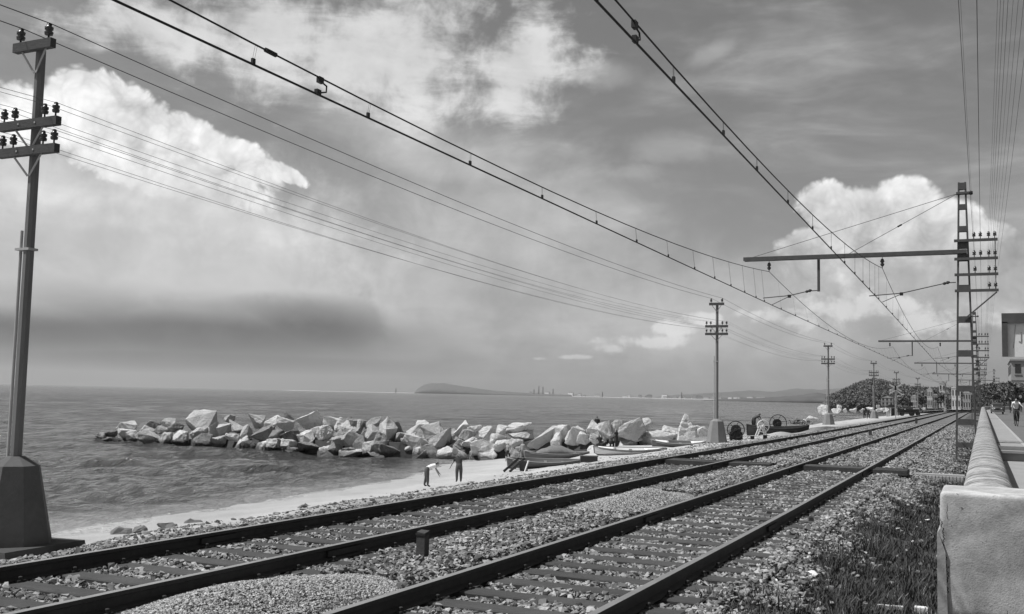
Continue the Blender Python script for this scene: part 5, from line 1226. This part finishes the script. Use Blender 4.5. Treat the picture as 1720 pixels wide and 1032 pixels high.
# ------------------------------------------------------------------ trees, town and far shore
def leaf_cloud(clumps, n, size, rng):
    """leaf-sized quads through the volume of a set of ellipsoid clumps"""
    c = np.array([q[0] for q in clumps]); rad = np.array([q[1] for q in clumps]); k = rng.randint(0, len(clumps), n)
    d = rng.randn(n, 3); d /= np.linalg.norm(d, axis=1)[:, None]; r = rng.rand(n)**0.45
    P = c[k]+d*r[:, None]*rad[k]
    a = rng.randn(n, 3); a /= np.linalg.norm(a, axis=1)[:, None]; b = np.cross(a, rng.randn(n, 3)); b /= np.linalg.norm(b, axis=1)[:, None]
    s = size*(0.6+0.8*rng.rand(n))[:, None]
    V = np.stack([P-a*s, P+b*s*0.6, P+a*s, P-b*s*0.6], 1).reshape(-1, 3); Fc = np.arange(4*n).reshape(n, 4)
    return V, Fc, np.repeat(0.6+0.9*rng.rand(n), 4)
def tree(x, y, z, h, cr, label, group, n=900, size=0.28, seed=0, trunk=0.42, name='roadside_tree'):
    rg = np.random.RandomState(seed); r = thing(name, label, 'tree', (x, y, z), 0, group)
    mb = MB(); mb.tube([(0, 0, -0.1), (0.05, 0, h*0.25), (0.0, 0.05, h*trunk+0.3)], 0.16*h/7, 7, 0.10*h/7)
    clumps = []
    for q in range(9):
        a = q*2.4+rg.rand(); rr = cr*(0.25+0.55*rg.rand()); zz = h*(trunk+0.12)+(h*(1-trunk)-cr*0.35)*rg.rand()*0.85
        c = (rr*math.cos(a), rr*math.sin(a), zz); clumps.append((c, np.array([1, 1, 0.75])*cr*(0.34+0.22*rg.rand())))
        mb.tube([(0, 0, h*trunk*0.8), (c[0]*0.5, c[1]*0.5, (h*trunk+c[2])/2), c], 0.06*h/7, 5, 0.02)
    mb.build('trunk', M_BARK, r)
    V, Fc, T = leaf_cloud(clumps, n, size, rg); obj('crown', mesh_np('crown', V, Fc, T), M_LEAF, r)
    return r
for i, (px, Y, h, cr) in enumerate([(1724, 140, 4.2, 1.7), (1708, 158, 4.3, 1.8), (1696, 176, 4.4, 1.9), (1686, 196, 4.6, 2.0), (1677, 218, 5.5, 2.3), (1669, 242, 5.8, 2.4), (1661, 270, 6.2, 2.5), (1655, 300, 6.6, 2.7), (1732, 165, 5.2, 2.3), (1714, 200, 5.4, 2.4)]):
    X = at_y(px, 660, Y).x; tree(X, Y, float(roadz(Y))-0.2, h, cr, 'leafy tree of the row along the far side of the road', 'trees along the road', 1100, 0.24, i)
def building(name, px0, px1, ytop, Y, depth, label, m, floors=2, bays=3, roof=True, zb=-0.3, roof_h=0.16):
    A = at_y(px0, ytop, Y); B = at_y(px1, ytop, Y); W = B.x-A.x; H = A.z-zb
    r = thing(name, label, 'building', (A.x, Y, zb))
    MB().box((W/2, depth/2, H/2), (W, depth, H)).build('wall', m, r)
    if roof:
        mb = MB(); e = 0.03*W; mb.add([(-e, -e, H), (W+e, -e, H), (W+e, depth+e, H), (-e, depth+e, H), (W/2, depth*0.2, H*(1+roof_h)), (W/2, depth*0.8, H*(1+roof_h))], [(3, 2, 1, 0), (0, 1, 4), (1, 2, 5, 4), (2, 3, 5), (3, 0, 4, 5)]); mb.build('roof', M_ROOF, r)
    else: MB().box((W/2, depth/2, H+0.15), (W*1.05, depth*1.03, 0.3)).build('cornice', m, r)
    fh = H/floors
    for f in range(floors):
        for q in range(bays):
            cw = W/bays; x = (q+0.5)*cw; wn = MB().box((x, -0.03, f*fh+fh*0.55), (cw*0.42, 0.08, fh*0.52)).build('window', M_GLASS, r)
            MB().box((x, -0.05, f*fh+fh*0.26), (cw*0.55, 0.16, fh*0.05)).build('sill', m, wn)
        MB().box((W/2, -0.03, (f+1)*fh-0.05*fh), (W*1.01, 0.1, fh*0.05)).build('string_course', m, r) if f < floors-1 else None
    if depth > 3:
        for f in range(floors):
            for q in range(max(1, int(depth/3.5))):
                y = (q+0.5)*depth/max(1, int(depth/3.5)); MB().box((-0.03, y, f*fh+fh*0.55), (0.08, 1.1, fh*0.52)).build('window', M_GLASS, r)
    return r
building('town_house', 1698, 1790, 606, 215, 22, 'tall grey town house with rows of windows and cornice above the roadside trees', M_PLASTG, 3, 4, False)
building('station_building', 1598, 1613, 652, 330, 9, 'white station building with dark arcade beside the bend of the tracks', M_PLASTER, 2, 3, False, 0.0)
building('tower_house', 1577, 1588, 645, 420, 8, 'white square tower house standing among the trees behind the tracks', M_PLASTER, 3, 2, True, 0.0, 0.1)
TOWN = [(1557, 1566, 655, 430, M_PLASTER), (1545, 1553, 661, 470, M_PLASTG), (1566, 1575, 664, 450, M_PLASTG), (1420, 1432, 669, 760, M_PLASTER), (1440, 1455, 671, 720, M_PLASTG), (1480, 1500, 668, 640, M_PLASTG), (1460, 1470, 667, 800, M_PLASTER), (1509, 1521, 664, 600, M_PLASTG), (1617, 1630, 660, 380, M_PLASTG), (1632, 1643, 664, 420, M_PLASTER), (1530, 1540, 666, 520, M_PLASTER)]
for i, (a, b, yt, Y, m) in enumerate(TOWN):
    building('seaside_house', a, b, yt, Y, 9, '%s house among the trees of the far town' % ('pale' if m is M_PLASTER else 'grey'), m, 2, 3, True, -0.2)
    list(COL.objects)
for o in COL.objects:
    if o.name.startswith('seaside_house'): o['group'] = 'pale houses of the far town' if o['label'].startswith('pale') else 'grey houses of the far town'
# trees of the town
rt = random.Random(3)
for i in range(34):
    px = rt.uniform(1512, 1650); Y = rt.uniform(330, 560); h = rt.choice((4.0, 4.8, 5.5, 6.5, 7.5))*rt.uniform(0.85, 1.1); X = at_y(px, 670, Y).x
    tree(X, Y, -0.4, h, h*0.36, 'dark leafy tree of the wooded town at the bend of the line', 'trees of the far town', 260, 0.55, 100+i, 0.3, 'town_tree')

# wooded headland beyond the beach
def ridge(name, pts, Y, depth, m, zb=-4.4, kind='structure', rough=0.0, seed=0):
    """a hill whose skyline is given as sight lines (x, y) at a distance Y, with a rounded section of real depth"""
    rg = random.Random(seed); rings = []
    xs = [p[0] for p in pts]; ys = [p[1] for p in pts]; n = 48
    for i in range(n+1):
        px = xs[0]+(xs[-1]-xs[0])*i/n; py = float(np.interp(px, xs, ys)); P = at_y(px, py, Y); h = max(P.z-zb, 0.02)*(1+rough*rg.uniform(-1, 1))
        ring = []
        for q in range(11):
            a = PI*q/10; k = 1-math.cos(a)*depth/Y; ring.append((P.x*k, Y*k, zb+h*math.sin(a)**0.8))
        rings.append(ring)
    o = MB().loft(rings).build(name, m, None, True); return tag(o, kind=kind)
HEAD = [(1380, 678), (1396, 668), (1412, 662), (1430, 652), (1450, 645), (1468, 641), (1484, 644), (1505, 650), (1530, 654), (1560, 656), (1600, 656), (1660, 652), (1720, 652), (1800, 655)]
ridge('hill', HEAD, 880, 170, M_SCRUB, -4.4, rough=0.04, seed=2)
def hill_wood():
    rg = np.random.RandomState(9); n = 2600; cl = []
    xs = [p[0] for p in HEAD]; ys = [p[1] for p in HEAD]
    for i in range(n):
        px = rg.uniform(1392, 1740); py = float(np.interp(px, xs, ys)); P = at_y(px, py, 880); a = rg.uniform(0.02, 0.60)*PI
        k = 1-math.cos(a)*170/880; y = 880*k; z = -4.4+(P.z+4.4)*math.sin(a)**0.8; s = rg.uniform(1.2, 3.0)
        cl.append(((P.x*k, y, z+s*0.3), np.array([s*1.1, s*1.1, s*0.8])))
    V, Fc, T = leaf_cloud(cl, 70000, 0.6, rg); o = obj('hillside_wood', mesh_np('hillside_wood', V, Fc, T), M_LEAF); tag(o, 'dark pine wood covering the hill behind the far beach', 'wood', kind='stuff')
hill_wood()
# far shore: a strip of coast bending round the bay, ending in a flat-topped headland
def far_coast():
    sh = [(-43, 700), (-70, 950), (-150, 1400), (-300, 2300), (-520, 3900), (-900, 6000), (-1500, 8300), (-3400, 9500), (-6200, 9900), (-7600, 9950)]
    rows = []; out = []
    for i, (x, y) in enumerate(sh):
        x0, y0 = sh[max(0, i-1)]; x1, y1 = sh[min(len(sh)-1, i+1)]; d = Vector((x1-x0, y1-y0, 0)).normalized(); nrm = Vector((d.y, -d.x, 0))
        w = 25+0.012*Vector((x, y, 0)).length
        rows.append([Vector((x, y, SEA-0.8))-nrm*6, Vector((x, y, SEA+0.25)), Vector((x, y, -1.2))+nrm*w]); out.append([rows[-1][2], Vector((x, y, 0.2))+nrm*(w+60), Vector((x, y, 4.0))+nrm*(w+900)])
    mb = MB(); mb.add([p for r_ in rows for p in r_], [(i*3+j, i*3+j+1, (i+1)*3+j+1, (i+1)*3+j) for i in range(len(rows)-1) for j in range(2)]); o = mb.build('far_beach', mat('far_sand', 0.55, 0.95, 0.2, 0.02)); tag(o, kind='structure')
    mb = MB(); mb.add([p for r_ in out for p in r_], [(i*3+j, i*3+j+1, (i+1)*3+j+1, (i+1)*3+j) for i in range(len(out)-1) for j in range(2)]); o = mb.build('far_land', M_SCRUB); tag(o, kind='structure')
    # houses along it
    rg = random.Random(12); hm = []
    for k in range(3):
        mb = MB(); mb.cur = 0; mb.box((0, 0, 0.5), (1, 1, 1)); mb.cur = 1; mb.add([(-.54, -.54, 1), (.54, -.54, 1), (.54, .54, 1), (-.54, .54, 1), (0, -.2, 1.3), (0, .2, 1.3)], [(3, 2, 1, 0), (0, 1, 4), (1, 2, 5, 4), (2, 3, 5), (3, 0, 4, 5)])
        me = mb.mesh('shore_house'); me.materials.append([M_PLASTER, M_WHITE, M_PLASTG][k]); me.materials.append(M_ROOF); hm.append(me)
    for i in range(190):
        t = rg.uniform(1.3, len(sh)-2.2); a = int(t); f = t-a; x = sh[a][0]*(1-f)+sh[a+1][0]*f; y = sh[a][1]*(1-f)+sh[a+1][1]*f
        d = Vector((sh[a+1][0]-sh[a][0], sh[a+1][1]-sh[a][1], 0)).normalized(); nrm = Vector((d.y, -d.x, 0)); dist = Vector((x, y, 0)).length
        p = Vector((x, y, 0))+nrm*(25+0.012*dist+rg.uniform(10, 60+0.02*dist)); k = rg.randrange(3)
        o = obj('shore_house', hm[k], None); s = dist/1000*rg.uniform(1.0, 2.3)+3; o.location = (p.x, p.y, -1.0); o.scale = (s*rg.uniform(1.0, 3.2), s, s*rg.uniform(0.7, 1.5)); o.rotation_euler = (0, 0, rg.uniform(-.4, .4))
        tag(o, '%s house on the distant shore across the bay' % ['cream', 'white', 'grey'][k], 'house', '%s houses on the distant shore' % ['cream', 'white', 'grey'][k])
    for i, (px, h) in enumerate([(897, 62), (905, 95), (912, 88), (929, 70), (820, 40), (786, 60), (665, 45), (1145, 60), (1012, 50)]):
        Y = 9300; P = at_y(px, 660, Y); tag(MB().lathe([(7, 0), (4.5, h*0.95), (5.5, h*0.96), (5.5, h)], n=8).build('chimney', M_PLASTG, None, True, (P.x, Y, -2)), 'thin works chimney on the distant shore', 'chimney', 'chimneys on the distant shore')
far_coast()
ridge('headland', [(696, 659.5), (703, 652), (712, 646.5), (722, 644), (745, 644), (770, 648), (800, 652.5), (830, 656.5), (870, 659.5), (920, 662), (960, 664)], 9800, 700, M_FARROCK, -4.4, rough=0.02)
ridge('far_hills', [(1080, 670), (1130, 664), (1200, 660), (1260, 656), (1300, 658), (1340, 653), (1380, 655), (1430, 650), (1500, 654), (1700, 655)], 11500, 900, M_FARROCK, -4.4, rough=0.03, seed=5)
ridge('shore_wood', [(1180, 672.0), (1230, 670), (1290, 668), (1340, 664), (1370, 660), (1395, 662), (1420, 664), (1470, 668)], 3600, 350, M_SCRUB, -4.4, rough=0.05, seed=8)

# ------------------------------------------------------------------ weeds, loose stones, litter
def weeds():
    rg = np.random.RandomState(21); n = 200000
    Y = 7.5+50*rg.rand(n)**1.9; s = -2.6+2.3*rg.rand(n)
    left = np.interp(Y, [7, 11, 18, 22, 26, 34, 40, 46, 58], [-2.25, -2.15, -2.1, -1.9, -1.5, -1.1, -1.4, -1.2, -1.0])
    edge = s-left+0.35*np.sin(Y*2.1)*np.sin(Y*0.9+s*3)
    pat = 0.5+0.5*np.sin(s*4.3+1.7*np.sin(Y*1.3))*np.sin(Y*2.2+1.3*np.sin(s*3.7))
    dens = np.clip(edge/0.9, 0, 1)**0.7*np.clip(0.35+1.1*pat, 0, 1)*np.interp(Y, [7, 26, 28.5, 30, 33.5, 45, 58], [1, 0.9, 0.35, 0.8, 0.5, 0.7, 0.3])
    keep = (rg.rand(n) < dens) & (s < -0.32) & ~((Y > 10.9) & (Y < 12.2) & (s > -0.46)) & ~((Y > 29.5) & (Y < 30.3)); Y, s = Y[keep], s[keep]; n = len(Y)
    X = s; Z = gz(X, Y)
    clump = 0.5+0.5*np.sin(X*5+2*np.sin(Y*1.7))*np.sin(Y*3.1+X*2)
    h = (0.03+0.13*rg.rand(n)**1.7*(0.25+1.2*clump))*np.where(rg.rand(n) < 0.03, 1.9, 1.0); a = rg.rand(n)*2*PI; w = 0.0018+0.0028*rg.rand(n)+0.00012*Y; ln = h*(0.3+0.7*rg.rand(n))
    dx, dy = np.cos(a), np.sin(a); px, py = -dy, dx
    B = np.stack([X, Y, Z-0.01], -1); Mi = B+np.stack([dx*ln*0.35, dy*ln*0.35, h*0.62], -1); Ti = B+np.stack([dx*ln, dy*ln, h], -1)
    sd = np.stack([px*w, py*w, np.zeros(n)], -1)
    V = np.stack([B-sd, B+sd, Mi-sd*0.9, Mi+sd*0.9, Ti], 1).reshape(-1, 3); o5 = (np.arange(n)*5)[:, None]
    Fc = np.concatenate([o5+np.array([[0, 1, 3]]), o5+np.array([[0, 3, 2]]), o5+np.array([[2, 3, 4]])])
    T = np.repeat(np.where(rg.rand(n) < 0.035, 3.2, 0.35+0.9*rg.rand(n)*(0.5+0.6*clump)), 5)
    o = obj('weeds', mesh_np('weeds', V, Fc, T), M_GRASS); tag(o, 'dark low weeds and grass along the foot of the wall', 'weeds', kind='stuff')
weeds()
def loose_stones():
    rg = np.random.RandomState(31)
    n = 14000; Y = 8+70*rg.rand(n)**1.4; s = -9.6-7.0*rg.rand(n)**1.4; X = s+tx(Y)
    keep = ((X+14.8)**2+(Y-12.26)**2 > 1.6); X, Y = X[keep], Y[keep]
    Z = gz(X, Y)+wob(X, Y)+0.015; V, Fc, T = scatter(np.stack([X, Y, Z], -1), 0.03+0.10*rg.rand(len(X))**3, 0.6, (0.35, 1.5), rg)
    o = obj('shingle', mesh_np('shingle', V, Fc, T), M_STONE); tag(o, 'loose stones strewn down the shoulder between track and beach', 'stones', kind='stuff')
    n = 500; Y = 46+26*rg.rand(n); X = -18-12*rg.rand(n); Z = gz(X, Y)+wob(X, Y); V, Fc, T = scatter(np.stack([X, Y, Z], -1), 0.06+0.10*rg.rand(n)**2, 0.6, (0.2, 1.0), rg)
    o = obj('beach_stones', mesh_np('beach_stones', V, Fc, T), M_STONE); tag(o, 'scattered dark stones on the beach around the digging men', 'stones', kind='stuff')
loose_stones()
for i, (px, py, w, h) in enumerate([(232, 890, 30, 14), (205, 893, 34, 12), (282, 884, 40, 12), (325, 876, 34, 10), (505, 850, 26, 6), (520, 847, 18, 6)]):
    P = find_ground(px, py+4); k = ppm(P); o = obj('rubble_lump', boulder_mesh(60+i, (w/k, 0.6*w/k, 1.5*h/k), 10, 0.7), None); o.location = (P[0], P[1], P[2]+0.08*h/k); o.rotation_euler = (0, 0, YAW)
    o.data.materials[0] = mat('old_masonry', 0.16, 0.95, 0.4, 3, 0.5, 14)
    tag(o, 'squared lump of old masonry on the shoulder next to the pole slab' if i == 0 else 'lump of old masonry along the crest between track and sea', 'rubble', None if i == 0 else 'masonry lumps along the crest')
for i, (px, py, s) in enumerate([(1462, 873, 0.10), (1440, 866, 0.07), (1533, 836, 0.09), (1547, 831, 0.07), (1558, 872, 0.1), (1455, 938, 0.09), (1365, 985, 0.12), (1303, 1005, 0.06), (1545, 797, 0.12), (1594, 779, 0.16), (1360, 990, 0.08)]):
    P = at_z(px, py, -0.36); P.z = float(gz(P.x, P.y))+0.05
    bm = hull_rock(700+i, (s, s*0.7, s*0.35), 9, 0.3); me = bpy.data.meshes.new('paper_scrap'); bm.to_mesh(me); bm.free()
    o = obj('paper_scrap', me, M_WHITE); o.location = P; o.rotation_euler = (rnd.uniform(-.4, .4), rnd.uniform(-.4, .4), rnd.uniform(0, 6)); tag(o, 'crumpled white scrap lying among the weeds by the wall', 'litter', 'white scraps in the weeds')
P = at_z(1495, 1026, -0.40); tag(MB().box((0, 0, 0), (0.24, 0.05, 0.04), 0.1).box((0.03, 0.05, 0.0), (0.15, 0.04, 0.03), 0.3).build('broken_lath', M_WHITE, None, False, (P.x, P.y, float(gz(P.x, P.y))+0.06)), 'broken white lath lying in the weeds near the pier', 'lath')
P = at_z(1547, 1030, -0.40); tag(MB().box((0, 0, 0), (0.12, 0.10, 0.06), 0.1).box((0, 0, 0.032), (0.10, 0.08, 0.005), 0.1).build('white_block', M_WHITE, None, False, (P.x, P.y, float(gz(P.x, P.y))+0.07)), 'small white block lying against the foot of the pier', 'block')

# ------------------------------------------------------------------ air
def haze():
    m = bpy.data.materials.new('haze_air'); m.use_nodes = True; t = m.node_tree; t.nodes.clear()
    v = t.nodes.new('ShaderNodeVolumePrincipled'); v.inputs['Color'].default_value = (0.85, 0.85, 0.85, 1); v.inputs['Density'].default_value = 4.0e-5; v.inputs['Anisotropy'].default_value = 0.2
    o = t.nodes.new('ShaderNodeOutputMaterial'); t.links.new(v.outputs[0], o.inputs['Volume'])
    m.cycles.homogeneous_volume = True if hasattr(m.cycles, 'homogeneous_volume') else None
    ob = MB().box((-4200, 7000, 145), (25000, 19500, 310)).build('haze', m); tag(ob, 'thin sea haze over the bay', 'haze', kind='stuff')
haze()
